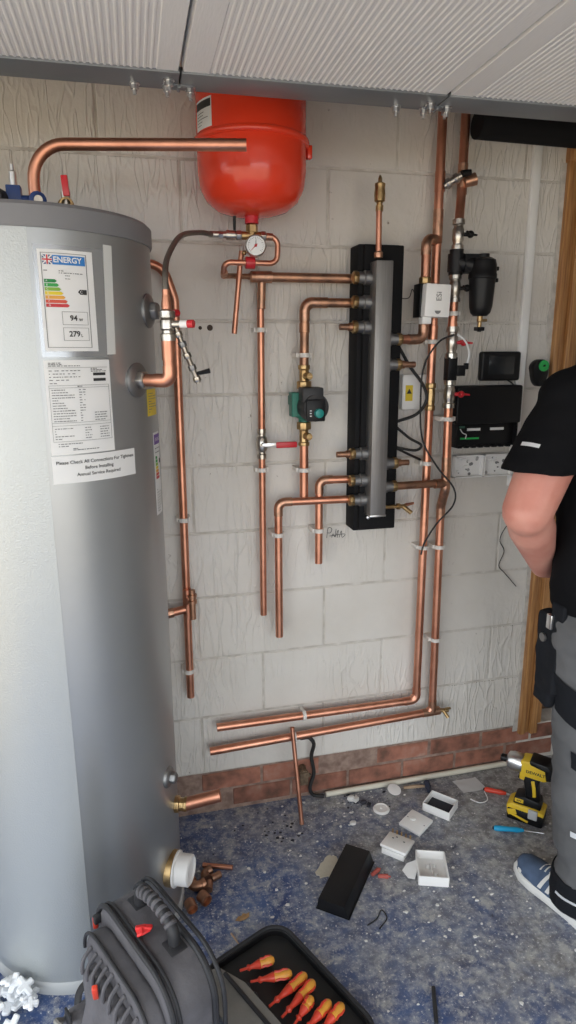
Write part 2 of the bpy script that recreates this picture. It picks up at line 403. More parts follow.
# doorway with pine frame
door = thing('door_1', (1.9, YW, DZ0), 'varnished pine doorway frame with dark door beside the worker', 'door'); door['kind'] = 'structure'
for n_ in ('label', 'category'): del door[n_]
def jamb(a, b, y0, y1, z0=.135, z1=2.27): finish('jamb', MB().box(((a+b)/2, (y0+y1)/2, (z0+z1)/2), (b-a, y1-y0, z1-z0)), pine, door, .003)
jamb(1.468, 1.492, YW-.022, YW+.05); jamb(1.494, 1.512, YW-.012, YW+.05); jamb(1.514, 1.545, YW-.026, YW+.05); jamb(1.547, 1.575, YW-.004, YW+.08, .165)
jamb(2.32, 2.37, YW-.022, YW+.08)
finish('lintel', MB().box((1.92, YW+.02, 2.285), (.91, .09, .06)), pine, door, .003)
finish('door_panel', MB().box((1.945, YW+.1, 1.215), (.76, .04, 2.09)), darkwood, door, .003)
finish('door_handle', MB().tube(fillet([(2.25, YW+.08, 1.1), (2.25, YW+.03, 1.1), (2.14, YW+.03, 1.1)], .01), .008), steel, door)
# ragged plaster edge left of the frame
pe = []
for i in range(40): pe.append((1.452+.012*noise.noise(V((i*.37, 1, 2))), 2.25-i*.054))
pe = [(1.469, 2.25)]+pe+[(1.469, 2.25-39*.054)]
o = finish('trim_1', MB().prism(pe, (0, YW, 0), (1, 0, 0), (0, 0, 1), (0, -.004, 0)), plaster); struct(o)

# ------------------------------------------------------------------ overhead garage door
gd = thing('garage_door', (.4, 1.6, 2.2), 'open white ribbed sectional garage door with grey end stile overhead', 'garage door')
JX = [.151+.588*k for k in range(-2, 4)]
YA, YB, ZD = 1.502, -1.3, 2.2
for i in range(len(JX)-1):
    a, b = JX[i]+.002, JX[i+1]-.002; prof = [(a, ZD+.012), (a+.004, ZD)]
    x = a+.055; prof.append((x, ZD))
    while x < b-.055:
        prof += [(x+.0022, ZD+.0016), (x+.0075, ZD+.0016), (x+.0097, ZD), (x+.0128, ZD)]; x += .0128
    prof += [(b-.004, ZD), (b, ZD+.012), (b, ZD+.04), (a, ZD+.04)]
    sec = finish('door_section', MB().prism(prof, (0, YA, 0), (1, 0, 0), (0, 0, 1), (0, YB-YA, 0)), doorwhite, gd, smooth=25)
    st = MB().box(((a+b)/2, YA+.045, ZD), (b-a, .09, .008)).box(((a+b)/2, YA+.088, ZD+.018), (b-a, .004, .044))
    finish('end_stile', st, stile_m, gd, .0012)
    for q in ((a+.022, 1.572), (a+.024, 1.586), (b-.02, 1.55), (b-.022, 1.584), (b-.09, 1.584)):
        finish('bolt', MB().lathe([(.012, 0), (.012, .002), (.0085, .0025), (.0085, .011), (.004, .0115), (.004, .02)], (q[0], q[1]-.01 if i % 2 else q[1], ZD-.004), (0, 0, -1), 8), steel, gd)
for x in JX[1:-1]:
    finish('hinge', MB().box((x, 1.57, ZD-.005), (.06, .024, .003)).tube([(x, 1.558, ZD-.008), (x, 1.582, ZD-.008)], .004, 10), stile_m, gd, .0008)
gd.rotation_euler.z = -.014
track = MB().box((.45, 1.585, 2.285), (3.3, .006, .05)).box((.45, 1.572, 2.307), (3.3, .03, .006)).box((.45, 1.572, 2.262), (3.3, .03, .004))
for x in (-.9, .6, 2.0): track.box((x, 1.59, 2.40), (.03, .004, .2))
tag(finish('door_track', track, steel), 'galvanised steel track hanging behind the overhead door edge', 'track')

# ------------------------------------------------------------------ hot water cylinder
CX, CY, CR = -.199, 1.761, .28
cy = thing('water_cylinder', (CX, CY, 0), 'tall silver hot water cylinder with paper labels on its front', 'water cylinder')
def cp(ang, z, dr=0): a = R(ang); return V((CX+(CR+dr)*cos(a), CY+(CR+dr)*sin(a), z))
def carc(a0, a1, z0, z1, r0, r1, n=40):
    mb = MB(); vs = []; fs = []
    for k in range(n+1):
        a = a0+(a1-a0)*k/n
        vs += [cp(a, z0, r0-CR), cp(a, z1, r0-CR), cp(a, z1, r1-CR), cp(a, z0, r1-CR)]
    for k in range(n):
        q = 4*k
        for e in range(4): fs.append((q+e, q+(e+1) % 4, q+4+(e+1) % 4, q+4+e))
    fs += [(3, 2, 1, 0), tuple(4*n+i for i in range(4))]
    return mb.add(vs, fs)
finish('casing', carc(-85, 100, .035, 1.895, CR-.004, CR, 72), casing, cy)
finish('casing_sheet', carc(-260, -84.2, .035, 1.895, CR-.003, CR+.0012, 72), stucco, cy)
finish('base', MB().lathe([(CR-.03, .0), (CR+.004, .0), (CR+.006, .008), (CR+.006, .032), (CR, .04), (CR-.03, .04)], (CX, CY, 0), seg=96), basegrey, cy)
finish('lid', MB().lathe([(CR-.02, 1.893), (CR+.004, 1.893), (CR+.006, 1.898), (CR+.006, 1.934), (CR-.002, 1.942), (.1, 1.948), (.0, 1.948)], (CX, CY, 0), seg=96), rimgrey, cy)
def cpatch(a0, a1, z0, z1, dr, n=10, zn=1, skew=0):
    vs = []; fs = []
    for k in range(n+1):
        a = a0+(a1-a0)*k/n
        vs += [cp(a, z0, dr), cp(a+skew, z1, dr), cp(a+skew, z1, dr-.0006), cp(a, z0, dr-.0006)]
    for k in range(n):
        q = 4*k
        for e in range(4): fs.append((q+e, q+(e+1) % 4, q+4+(e+1) % 4, q+4+e))
    return MB().add(vs, fs+[(3, 2, 1, 0), tuple(4*n+i for i in range(4))])
def cfn(ang, z, dr, k=1): return lambda u, v: cp(ang+math.degrees(u/CR), z+v, dr)
# energy label
el = finish('energy_label', cpatch(-81, -58, 1.652, 1.853, .0018), paper, cy); el['label'] = 'white energy rating sticker with coloured arrows'
D1, D2, D3 = .0026, .0030, .0034
for (a0, a1, z0, z1) in ((-79.8, -79.5, 1.66, 1.846), (-61.2, -60.9, 1.66, 1.846), (-79.8, -60.9, 1.8455, 1.8465), (-79.8, -60.9, 1.6595, 1.6605)):
    finish('border', cpatch(a0, a1, z0, z1, D1, 6), inkgrey, el, smooth=0)
finish('header', cpatch(-75.2, -61.6, 1.824, 1.842, D1), blue, el)
finish('lettering', text_mb('ENERGY', .0155, cfn(-69, 1.833, D2), .0004), paper, el, smooth=0)
finish('flag_field', cpatch(-79.2, -75.3, 1.824, 1.842, D1, 4), navy, el)
for s in (-1, 1):
    mb = MB()
    for t in range(6):
        pass
    a0, z0, a1, z1 = -79.2, 1.833-s*.009, -75.3, 1.833+s*.009
    mb = MB().add([cp(a0, z0-.0016, D2), cp(a1, z1-.0016, D2), cp(a1, z1+.0016, D2), cp(a0, z0+.0016, D2)], [(0, 1, 2, 3)])
    finish('flag_saltire', mb, paper, el, smooth=0)
finish('flag_cross', MB().add(cpatch(-79.2, -75.3, 1.8302, 1.8358, D2+.0002, 3).v, cpatch(-79.2, -75.3, 1.8302, 1.8358, D2, 3).f).add(cpatch(-77.8, -76.7, 1.824, 1.842, D2+.0002, 2).v, cpatch(-77.8, -76.7, 1.824, 1.842, D2, 2).f), paper, el, smooth=0)
finish('flag_red_cross', MB().add(cpatch(-79.2, -75.3, 1.8315, 1.8345, D3, 3).v, cpatch(-79.2, -75.3, 1.8315, 1.8345, D3, 3).f).add(cpatch(-77.55, -76.95, 1.824, 1.842, D3, 2).v, cpatch(-77.55, -76.95, 1.824, 1.842, D3, 2).f), redp, el, smooth=0)
ARC = [(.01, .22, .05), (.03, .33, .06), (.22, .42, .04), (.75, .58, .02), (.75, .36, .05), (.62, .08, .04), (.55, .03, .04)]
def arrows(par, a0, z, dz, da, base, sc, dr):
    for i, c in enumerate(ARC):
        w = base+da*i; zz = z-dz*i; hh = dz*.42
        pts = [(a0, zz-hh), (a0+w, zz-hh), (a0+w+sc, zz), (a0+w, zz+hh), (a0, zz+hh)]
        finish('rating_arrow', MB().add([cp(a, q, dr) for a, q in pts], [(0, 1, 2, 3, 4)]), mat('rating_%d' % i, c, .5), par, smooth=0)
        if sc > .6: finish('lettering', text_mb('ABCDEFG'[i], dz*.7, cfn(a0+w*.12+.4, zz, dr+.0004)), paper, par, smooth=0)
arrows(el, -79.1, 1.792, .0080, .75, 4.2, .9, D1)
finish('rating_pointer', MB().add([cp(a, z, D1) for a, z in ((-65.6, 1.772), (-64.6, 1.767), (-61.7, 1.767), (-61.7, 1.777), (-64.6, 1.777))], [(0, 1, 2, 3, 4)]), ink, el, smooth=0)
finish('lettering', text_mb('C', .008, cfn(-64.1, 1.772, D2)), paper, el, smooth=0)
for (z, t, u) in ((1.719, '94', 'W'), (1.687, '279', 'L')):
    for (a0, a1, p, q) in ((-73, -62, z+.0125, z+.0132), (-73, -62, z-.0132, z-.0125), (-73, -72.85, z-.013, z+.013), (-62.15, -62, z-.013, z+.013)):
        finish('box_outline', cpatch(a0, a1, p, q, D1, 4), inkgrey, el, smooth=0)
    finish('lettering', text_mb(t, .0155, cfn(-68.3, z, D2), .0004), ink, el, smooth=0)
    finish('lettering', text_mb(u, .008, cfn(-65.2, z-.003, D2), .0002), ink, el, smooth=0)
def rows(par, a0, a1, z0, z1, n, m=inkgrey, th=.0009, seed=1, name='print_line', gap=.5):
    rr = random.Random(seed); mb = MB()
    for i in range(n):
        z = z1-(z1-z0)*i/max(1, n-1); a = a0
        while a < a1-.3:
            w = rr.uniform(.35, 1.5); b = min(a+w, a1)
            mb.add([cp(a, z-th, D1), cp(b, z-th, D1), cp(b, z+th, D1), cp(a, z+th, D1)], [(0, 1, 2, 3)]); a = b+rr.uniform(.15, gap)
            if rr.random() < .12: break
    finish(name, mb, m, par, smooth=0)
rows(el, -79, -76.5, 1.812, 1.812, 1, seed=2); rows(el, -73, -62.5, 1.808, 1.812, 2, seed=3); rows(el, -70.5, -68.5, 1.797, 1.803, 2, seed=4)
# data sheet
ds = finish('data_sheet', cpatch(-82.3, -53, 1.434, 1.634, .0014), paper, cy); ds['label'] = 'printed white data sheet in small type'
rows(ds, -80.5, -55, 1.622, 1.628, 3, seed=5); rows(ds, -80.5, -66, 1.586, 1.612, 5, seed=6, gap=1.4)
for z in (1.604, 1.592):
    finish('logo_bar', cpatch(-61.5, -55.5, z-.003, z+.003, D1, 4), ink, ds, smooth=0)
rows(ds, -62.5, -55, 1.610, 1.616, 3, seed=16)
rows(ds, -69, -64, 1.579, 1.579, 1, ink, seed=7); rows(ds, -80, -70.5, 1.506, 1.572, 13, seed=8, gap=.3); rows(ds, -68.5, -65.5, 1.506, 1.572, 13, seed=9, gap=2); rows(ds, -62, -56, 1.506, 1.522, 4, seed=10)
for z in (1.618, 1.581, 1.576, 1.502, 1.496, 1.462): finish('rule_line', cpatch(-81, -54.3, z, z+.0006, D1), inkgrey, ds, smooth=0)
rows(ds, -80, -72, 1.468, 1.490, 5, seed=11); rows(ds, -67, -64, 1.468, 1.490, 5, seed=12); rows(ds, -60, -55.5, 1.468, 1.490, 5, seed=13); rows(ds, -79, -55, 1.452, 1.457, 2, seed=14); rows(ds, -73, -61, 1.443, 1.446, 2, seed=15)
for a in (-81, -54.3): finish('rule_line', cpatch(a, a+.12, 1.462, 1.581, D1, 1), inkgrey, ds, smooth=0)
# notice
nt_ = finish('notice', cpatch(-82.5, -41, 1.370, 1.431, .0016, 14), paper, cy); nt_['label'] = 'white notice strip with bold black lettering'
finish('lettering', text_mb('Please Check All Connections For Tightness', .0105, cfn(-61.5, 1.416, D1+.0002), .00012), ink, nt_, smooth=0)
finish('lettering', text_mb('Before Installing', .0105, cfn(-61.5, 1.402, D1+.0002), .00012), ink, nt_, smooth=0)
finish('lettering', text_mb('Annual Service Required', .0105, cfn(-61.5, 1.388, D1+.0002), .00012), ink, nt_, smooth=0)
o = finish('tape_strip', cpatch(-53.5, -49, 1.645, 1.872, .0012, 4, skew=1.5), mat('masking_tape', (.62, .63, .61), .5), cy); o['label'] = 'pale strip of tape'
o = finish('film_cover', cpatch(-82.6, -52.5, 1.640, 1.862, .0008, 10), mat('clear_film', (.40, .415, .43), .25, .6), cy); o['label'] = 'clear plastic film sheet'
o = finish('warning_sticker', cpatch(-27, -14, 1.498, 1.562, .0014, 4), yellowst, cy); o['label'] = 'small yellow sticker'
rows(o, -26, -15, 1.508, 1.552, 8, seed=21)
e2 = finish('energy_label', cpatch(-22, -11.5, 1.245, 1.455, .0014, 4), paper, cy); e2['label'] = 'narrow energy sticker with purple header'
finish('header', cpatch(-21.5, -12, 1.425, 1.450, D1, 3), mat('purple_print', (.16, .07, .32), .5), e2)
finish('lettering', text_mb('ENERG', .012, cfn(-16.8, 1.437, D2)), paper, e2, smooth=0)
arrows(e2, -21, 1.392, .0085, .45, 2.4, .5, D1)
finish('rating_pointer', cpatch(-14.2, -12, 1.375, 1.386, D1, 2), ink, e2, smooth=0)
rows(e2, -21, -12.5, 1.255, 1.31, 9, seed=22); rows(e2, -21, -13, 1.405, 1.415, 2, ink, seed=23)
# side ports
def rad(ang): a = R(ang); return V((cos(a), sin(a), 0))
def port(ang, z, r, m1, nut=True):
    d = rad(ang); p = cp(ang, z)
    pt = finish('port', MB().lathe([(r, -.004), (r, .003), (r*.86, .008), (r*.5, .010), (r*.42, .006)], p, d, 28), zinc, cy)
    if nut: finish('nut', MB().lathe([(r*.55, .004), (r*.55, .022), (r*.42, .026), (r*.2, .026)], p, d, 6), m1, cy, .001)
    return p, d
port(-19, 1.745, .040, zinc); port(-35.3, 1.586, .040, nickel); port(-26.4, .498, .030, zinc)
finish('thermostat_cap', MB().lathe([(.046, -.01), (.046, .012), (.050, .014), (.050, .018), (.043, .02), (.043, .056), (.038, .06), (.036, .054), (.0, .052)], cp(-28, .203), rad(-24), 32), whitep, cy)
finish('brass_ring', MB().lathe([(.050, -.02), (.050, .012), (.04, .013)], cp(-28, .203), rad(-24), 32), brass, cy)
d = rad(-16); p = cp(-16, .372)
finish('outlet_nut', MB().lathe([(.024, -.01), (.024, .012), (.019, .014), (.019, .026), (.0215, .026), (.0215, .034), (.016, .036)], p, d, 8), brass, cy, .001)
q = p+d*.03
o = finish('outlet_stub', MB().tube([q, q+V((.100, -.012, .020))], .0185, 18), copper, cy); o['label'] = 'short copper pipe stub'
# top of the cylinder
tv = thing('top_pipe', (-.185, 1.68, 1.94), 'copper pipe bending over from the cylinder top towards the red vessel', 'pipe')
finish('pipe', MB().tube(fillet([(-.170, 1.70, 1.945), (-.170, 1.70, 2.1), (.30, 1.607, 2.102)], .075, 10), .0132, 18), copper, tv)
finish('coupling', MB().lathe([(.02, 0), (.02, .03), (.0165, .034)], (-.170, 1.70, 1.945), seg=16), brass, tv)
bv = thing('motor_valve', (-.20, 1.63, 1.945), 'navy and grey valve on the cylinder lid by the bent pipe', 'valve')
finish('body', MB().box((-.205, 1.63, 1.972), (.03, .03, .05)).tube([(-.245, 1.63, 1.968), (-.15, 1.63, 1.968)], .012, 12), navy, bv, .002)
finish('motor_head', MB().lathe([(.021, 0), (.021, .03), (.016, .036), (.016, .04)], (-.232, 1.635, 1.968), (-.25, -1, 0), 20), darkgrey, bv)
finish('end_nut', MB().lathe([(.018, 0), (.018, .03), (.01, .034), (.01, .03), (0, .03)], (-.162, 1.63, 1.966), (.25, -1, 0), 16), navy, bv)
finish('end_face', MB().lathe([(.009, .0), (.009, .004), (0, .004)], (-.1545, 1.60, 1.966), (.25, -1, 0), 12), nickel, bv)
finish('dosing_screw', MB().lathe([(.007, 0), (.007, .03), (.004, .033), (.004, .045)], (-.205, 1.63, 1.995), seg=10), steel, bv)
lv = thing('ball_valve', (-.105, 1.63, 1.945), 'brass ball valve with upright red lever on the cylinder lid', 'valve')
finish('body', MB().lathe([(.018, -.012), (.018, .0), (.014, .004), (.014, .018), (.010, .018), (.012, .004), (0, .004)], (-.10, 1.63, 1.962), (.1, -1, .1), 18), brass, lv)
finish('stem', MB().tube([(-.10, 1.63, 1.948), (-.10, 1.63, 1.99)], .01, 10), nickel, lv)
finish('lever', MB().box((-.098, 1.615, 2.000), (.014, .006, .042), M.Rotation(R(-4), 3, 'Y')), redp, lv, .002)

# ------------------------------------------------------------------ expansion vessel
VX, VY = .374, YW-.17; VR = .148
ev = thing('expansion_vessel', (VX, VY, 2.01), 'glossy red expansion vessel mounted high on the wall', 'expansion vessel')
finish('tank', MB().lathe([(.001, 2.012), (.05, 2.014), (.095, 2.026), (.125, 2.048), (.142, 2.08), (VR, 2.12), (VR, 2.186), (VR, 2.33), (.14, 2.37), (.11, 2.405), (.06, 2.425), (.001, 2.43)], (VX, VY, 0), seg=64), redpaint, ev, smooth=60)
finish('clamp_rim', MB().lathe([(VR-.002, 2.183), (VR+.007, 2.186), (VR+.009, 2.193), (VR+.007, 2.200), (VR-.002, 2.203)], (VX, VY, 0), seg=64), redpaint, ev, smooth=60)
finish('rim_lug', MB().box((VX+VR+.008, VY-.02, 2.178), (.014, .02, .034)), redpaint, ev, .003)
finish('neck', MB().lathe([(.019, 1.994), (.019, 2.014), (.026, 2.018)], (VX-.003, VY, 0), seg=20), redp, ev)
finish('wall_bracket', MB().box((VX, YW-.012, 2.28), (.06, .024, .14)), redpaint, ev, .002)
def vp(a, z, dr=.001): return V((VX+(VR+dr)*cos(R(a)), VY+(VR+dr)*sin(R(a)), z))
def vpatch(a0, a1, z0, z1, dr, n=6):
    vs = []; fs = []
    for k in range(n+1): a = a0+(a1-a0)*k/n; vs += [vp(a, z0, dr), vp(a, z1, dr)]
    return MB().add(vs, [(2*k, 2*k+2, 2*k+3, 2*k+1) for k in range(n)])
vl = finish('rating_label', vpatch(-172, -143, 2.206, 2.275, .001), paper, ev); vl['label'] = 'white rating label with black header'
finish('label_header', vpatch(-171, -144, 2.252, 2.270, .0016), ink, vl)
for k in range(5): finish('print_line', vpatch(-169, -152+random.uniform(-8, 6), 2.243-.007*k, 2.2445-.007*k, .0016), ink, vl)

# pressure group under the vessel (off the wall by .17)
pg = thing('pressure_group', (.37, VY, 1.9), 'brass pressure gauge fittings with looping copper pipe under the red vessel', 'pressure gauge')
Y2 = VY
def tubep(name, pts, r, m, par, seg=14, fr=.018): return finish(name, MB().tube(fillet(pts, fr), r, seg), m, par)
finish('brass_tee', MB().tube([(.371, Y2, 1.993), (.371, Y2, 1.94)], .012, 12).lathe([(.017, 0), (.017, .018), (.013, .022)], (.371, Y2, 1.972), seg=6).tube([(.34, Y2, 1.963), (.402, Y2, 1.963)], .011, 12), brass, pg)
for x in (.333, .402): finish('compression_nut', MB().lathe([(.014, -.007), (.014, .007), (.011, .009)], (x, Y2, 1.963), (1, 0, 0), 6), nickel, pg, .001)
finish('isolating_valve', MB().tube([(.275, Y2, 1.963), (.34, Y2, 1.963)], [.009, .009], 12).lathe([(.0125, -.012), (.0125, .012)], (.31, Y2, 1.963), (1, 0, 0), 10).lathe([(.011, -.006), (.011, .006)], (.283, Y2, 1.963), (1, 0, 0), 6), nickel, pg)
finish('black_lever', MB().tube([(.322, Y2, 1.972), (.322, Y2-.004, 2.012)], [.0035, .0045], 8), blackp, pg)
tubep('loop_pipe', [(.395, Y2, 1.962), (.446, Y2, 1.962), (.442, Y2, 1.892), (.290, Y2, 1.892), (.292, Y2+.02, 1.858)], .0078, copper, pg, fr=.022)
tubep('link_pipe', [(.292, Y2+.02, 1.858), (.33, Y2+.09, 1.866), (.386, YW-.06, 1.867)], .0078, copper_old, pg, fr=.01)
finish('elbow', MB().tube([(.40, Y2, 1.962), (.43, Y2, 1.962)], .0098, 12).tube([(.292, Y2+.01, 1.866), (.294, Y2+.03, 1.860)], .0105, 12), solder, pg)
ga = finish('gauge_case', MB().lathe([(.028, 0), (.029, .004), (.029, .016), (.027, .019), (.0255, .017)], (.378, Y2-.014, 1.933), (-.16, -1, .05), 36), steel, pg)
gfd = V((-.16, -1, .05)).normalized(); gx, gy, _ = V((1, -.16, 0)).normalized(), None, None
gyv = gfd.cross(gx).normalized(); gyv = gyv if gyv.z > 0 else -gyv
gc = V((.378, Y2-.014, 1.933))
finish('dial', MB().lathe([(.0257, .0165), (0, .0166)], gc, gfd, 36), paper, ga)
tk = MB()
for k in range(21):
    a = R(-45+k*13.5); u = gx*cos(a)+gyv*sin(a); w = gfd.cross(u); o_ = gc+gfd*.0175; L = .017 if k % 5 == 0 else .0195
    tk.add([o_+u*L-w*.0005, o_+u*.0225-w*.0005, o_+u*.0225+w*.0005, o_+u*L+w*.0005], [(0, 1, 2, 3)])
finish('dial_marks', tk, ink, ga, smooth=0)
ndl = gx*-.7-gyv*.7
finish('needle', MB().tube([gc+gfd*.018-ndl*.006, gc+gfd*.018+ndl*.019], [.0016, .0007], 6).lathe([(.004, .0175), (.003, .02), (0, .02)], gc, gfd, 12), redp, ga)
nd2 = gx*.05+gyv
finish('set_needle', MB().tube([gc+gfd*.0178, gc+gfd*.0178+nd2*.016], [.0012, .0005], 6), ink, ga)
finish('safety_cap', MB().lathe([(.0165, -.013), (.0165, .013), (.013, .014)], (.364, Y2, 1.892), (1, 0, 0), 12), redp, pg, .001)
finish('test_cock', MB().ball((.348, Y2, 1.918), .007, 10).tube([(.348, Y2, 1.918), (.362, Y2, 1.925)], .004, 8), brass, pg)
o = tubep('discharge_pipe', [(.345, Y2+.02, 1.925), (.340, Y2+.02, 1.895), (.318, Y2+.02, 1.700)], .0078, copper, pg, fr=.01); o['label'] = 'thin copper pipe hanging down'
# flexible hose and cylinder side connection
pe_, de_ = cp(-35.3, 1.586), rad(-35.3)
E1 = pe_+de_*.089
cs = thing('cylinder_connection', (E1.x, E1.y, 1.57), 'copper elbow with nickel valve rising from the cylinder side port', 'pipe')
finish('elbow_pipe', MB().tube(fillet([pe_+de_*.026, E1, E1+V((0, 0, .075))], .018), .0142, 16), copper, cs)
finish('elbow_collar', MB().tube(fillet([pe_+de_*.05, E1, E1+V((0, 0, .032))], .018), .0158, 16), copper, cs)
finish('riser_coupling', MB().tube([E1+V((0, 0, .045)), E1+V((0, 0, .088))], .0155, 16), copper, cs)
vz = E1+V((0, 0, .088))
finish('valve_body', MB().lathe([(.017, 0), (.017, .014), (.013, .016), (.013, .022), (.0165, .026), (.0165, .044), (.013, .048), (.018, .05), (.018, .064), (.012, .068)], vz, seg=14), nickel, cs)
finish('tail_pipe', MB().tube([vz+V((0, 0, .055)), vz+V((0, 0, .078)), vz+V((0, 0, .098))], [.0115, .0115, .009], 14), copper, cs)
vx_ = V((.85, -.5, 0)).normalized()
finish('side_outlet', MB().tube([vz+V((0, 0, .036)), vz+V((0, 0, .036))+vx_*.034], .008, 10), nickel, cs)
finish('red_cap', MB().tube([vz+V((0, 0, .036))+vx_*.05, vz+V((0, 0, .036))+vx_*.064], .009, 10), redp, cs)
finish('white_collar', MB().tube([vz+V((0, 0, .036))+vx_*.032, vz+V((0, 0, .036))+vx_*.051], .0085, 10), whitep, cs)
finish('rear_red_cap', MB().tube([vz+V((.01, .02, .060)), vz+V((.026, .036, .062))], .009, 10), redp, cs)
s0 = vz+V((.018, .01, .03)); s1 = s0+V((.05, .02, -.125))
fl = finish('drain_valve', MB().tube([s0, s1], .0062, 10), nickel, cs)
for t in (.12, .3, .5, .72, .93):
    finish('ring_nut', MB().lathe([(.0095, -.006), (.0095, .006)], s0.lerp(s1, t), s1-s0, 6), nickel if t not in (.3, .72) else zinc, fl, .001)
finish('black_lever', MB().tube([s0.lerp(s1, .84), s0.lerp(s1, .84)+V((.034, -.01, .008))], [.004, .006], 8), blackp, fl)
hs = thing('braided_hose', (.17, 1.75, 1.8), 'dark braided flexible hose arching from the cylinder valve to the vessel', 'hose')
h0 = vz+V((0, 0, .094))
finish('hose', MB().tube(smooth_path([h0, h0+V((.001, .012, .05)), (.118, 1.655, 1.868), (.158, 1.77, 1.93), (.215, Y2-.05, 1.958), (.262, Y2, 1.963)], 10), .0068, 12), hosem, hs)
finish('ferrule', MB().lathe([(.0088, 0), (.0088, .026), (.006, .028)], (.25, Y2-.001, 1.963), (1, 0, 0), 12), nickel, hs)
finish('ferrule', MB().lathe([(.0085, -.004), (.0085, .016)], h0, (0, 0, 1), 12), copper, hs)

# ------------------------------------------------------------------ wall pipework
def clip(x, z, par, r=.011, off=.04, horiz=False, w=.044):
    if horiz:
        mb = MB().tube([(x-.006, YW-off, z), (x+.006, YW-off, z)], r+.0045, 16).box((x, YW-off/2, z), (.012, off, r*1.4))
    else:
        mb = MB().box((x, YW-off/2+.004, z), (w, off+.004, .014)).tube([(x, YW-off, z-.0068), (x, YW-off, z+.0068)], r+.0045, 16)
    return finish('clip', mb, whiteclip, par, .0008, 1)
def collar(par, p, ax, r, L=.022, m=solder, name='coupling'):
    p, ax = V(p), V(ax).normalized()
    return finish(name, MB().lathe([(r, -L/2), (r+.0017, -L/2+.001), (r+.0017, L/2-.001), (r, L/2)], p, ax, 18), m, par)
# P1 behind the cylinder
p1 = thing('cylinder_pipe', (.157, YW, .5), 'copper pipe running down the wall just right of the cylinder', 'pipe')
tubep('pipe', [(.02, YW-.045, 1.905), (.13, YW-.045, 1.895), (.160, YW-.045, 1.80), (.156, YW-.045, .503)], .0128, copper, p1, 16, .06)
clip(.158, 1.128, p1, .0128, .045); clip(.154, .60, p1, .0128, .045)
finish('tee', MB().tube([(.157, YW-.062, .90), (.157, YW-.062, .80)], .0145, 16).tube([(.157, YW-.062, .832), (.10, YW-.062, .822)], .0135, 16).lathe([(.018, -.012), (.018, .012)], (.163, YW-.062, .862), seg=16), copper, p1)
finish('side_valve', MB().tube([(.172, YW-.075, .90), (.172, YW-.075, .80)], .0105, 14).lathe([(.0155, 0), (.0155, .01), (.012, .012), (.012, .02), (.0155, .022), (.0155, .03)], (.172, YW-.075, .855), seg=14), copper_old, p1)
finish('end_nut', MB().lathe([(.017, -.014), (.017, .014), (.012, .017)], (.098, YW-.062, .8215), (-1, 0, -.1), 8), solder, p1, .001)
# feed pipe from vessel to manifold, with a drop and lever valve
p2 = thing('lever_valve_pipe', (.42, YW, .77), 'horizontal feed pipe with a long drop and red lever valve', 'pipe')
finish('horizontal_pipe', MB().tube([(.378, YW-.06, 1.867), (.384, YW-.06, 1.867), (.386, YW-.06, 1.867), (.43, YW-.06, 1.867), (.432, YW-.06, 1.867), (.735, YW-.062, 1.867)], [.009, .0095, .0165, .0165, .0142, .0142], 18), copper_old, p2)
finish('tee', MB().tube([(.40, YW-.06, 1.867), (.45, YW-.06, 1.867)], .0172, 18).tube([(.421, YW-.055, 1.867), (.421, YW-.045, 1.80)], .0128, 16), solder, p2)
finish('drop_pipe', MB().tube([(.421, YW-.046, 1.83), (.419, YW-.04, 1.78), (.415, YW-.04, .775)], .011, 16), copper, p2)
collar(p2, (.4205, YW-.043, 1.80), (0, .05, 1), .011, .05, solder)
clip(.4188, 1.714, p2); clip(.417, 1.277, p2)
lvb = finish('lever_valve', MB().lathe([(.015, -.048), (.015, -.034), (.012, -.032), (.012, -.026), (.0175, -.02), (.019, 0), (.0175, .02), (.012, .026), (.012, .032), (.015, .034), (.015, .048)], (.417, YW-.04, 1.362), (0, 0, 1), 16), nickel, p2)
finish('stem', MB().tube([(.417, YW-.04, 1.362), (.417, YW-.075, 1.362)], .006, 10).box((.440, YW-.075, 1.362), (.045, .004, .012)), steel, lvb, .001)
finish('red_lever', MB().box((.490, YW-.076, 1.361), (.068, .011, .019)), redp, lvb, .003)
# pump pipe
p4 = thing('pump_pipe', (.552, YW, 1.18), 'copper pipe above and below the green circulation pump', 'pipe')
tubep('upper_pipe', [(.735, YW-.065, 1.795), (.552, YW-.065, 1.795), (.552, YW-.06, 1.60)], .0142, copper_old, p4, 18, .034)
collar(p4, (.61, YW-.065, 1.795), (1, 0, 0), .0145, .03, copper_old); collar(p4, (.552, YW-.063, 1.72), (0, 0, 1), .0145, .03, copper_old)
finish('elbow', MB().tube(fillet([(.60, YW-.065, 1.795), (.552, YW-.065, 1.795), (.552, YW-.065, 1.74)], .034), .0162, 18), solder, p4)
clip(.552, 1.638, p4, .0142, .06, w=.052)
for z, s in ((1.574, 1), (1.386, -1)):
    gv = finish('gate_valve', MB().lathe([(.019, -.032), (.019, -.022), (.0155, -.02), (.0155, .018), (.0195, .022), (.0195, .034)], (.552, YW-.06, z), (0, 0, 1), 8), brass, p4, .001)
    finish('valve_screw', MB().lathe([(.0125, 0), (.0125, .022), (.010, .025), (.010, .03), (0, .03)], (.556, YW-.07, z), (.12, -1, 0), 12).box((.56, YW-.101, z), (.016, .002, .003)), brass, gv)
finish('lower_pipe', MB().tube([(.552, YW-.06, 1.37), (.553, YW-.055, 1.184)], .0142, 18, True), copper, p4)
clip(.5525, 1.274, p4, .0142, .057, w=.052)
pu = thing('circulation_pump', (.55, YW-.1, 1.43), 'green and grey circulation pump with a teal knob', 'pump')
finish('volute', MB().lathe([(.043, .0), (.046, .01), (.046, .035), (.04, .045)], (.552, YW-.06, 1.482), (0, -1, 0), 28).tube([(.552, YW-.06, 1.545), (.552, YW-.06, 1.42)], .018, 14).box((.516, YW-.085, 1.488), (.03, .04, .075)).box((.512, YW-.075, 1.50), (.022, .05, .03)), greenp, pu, .002, 1)
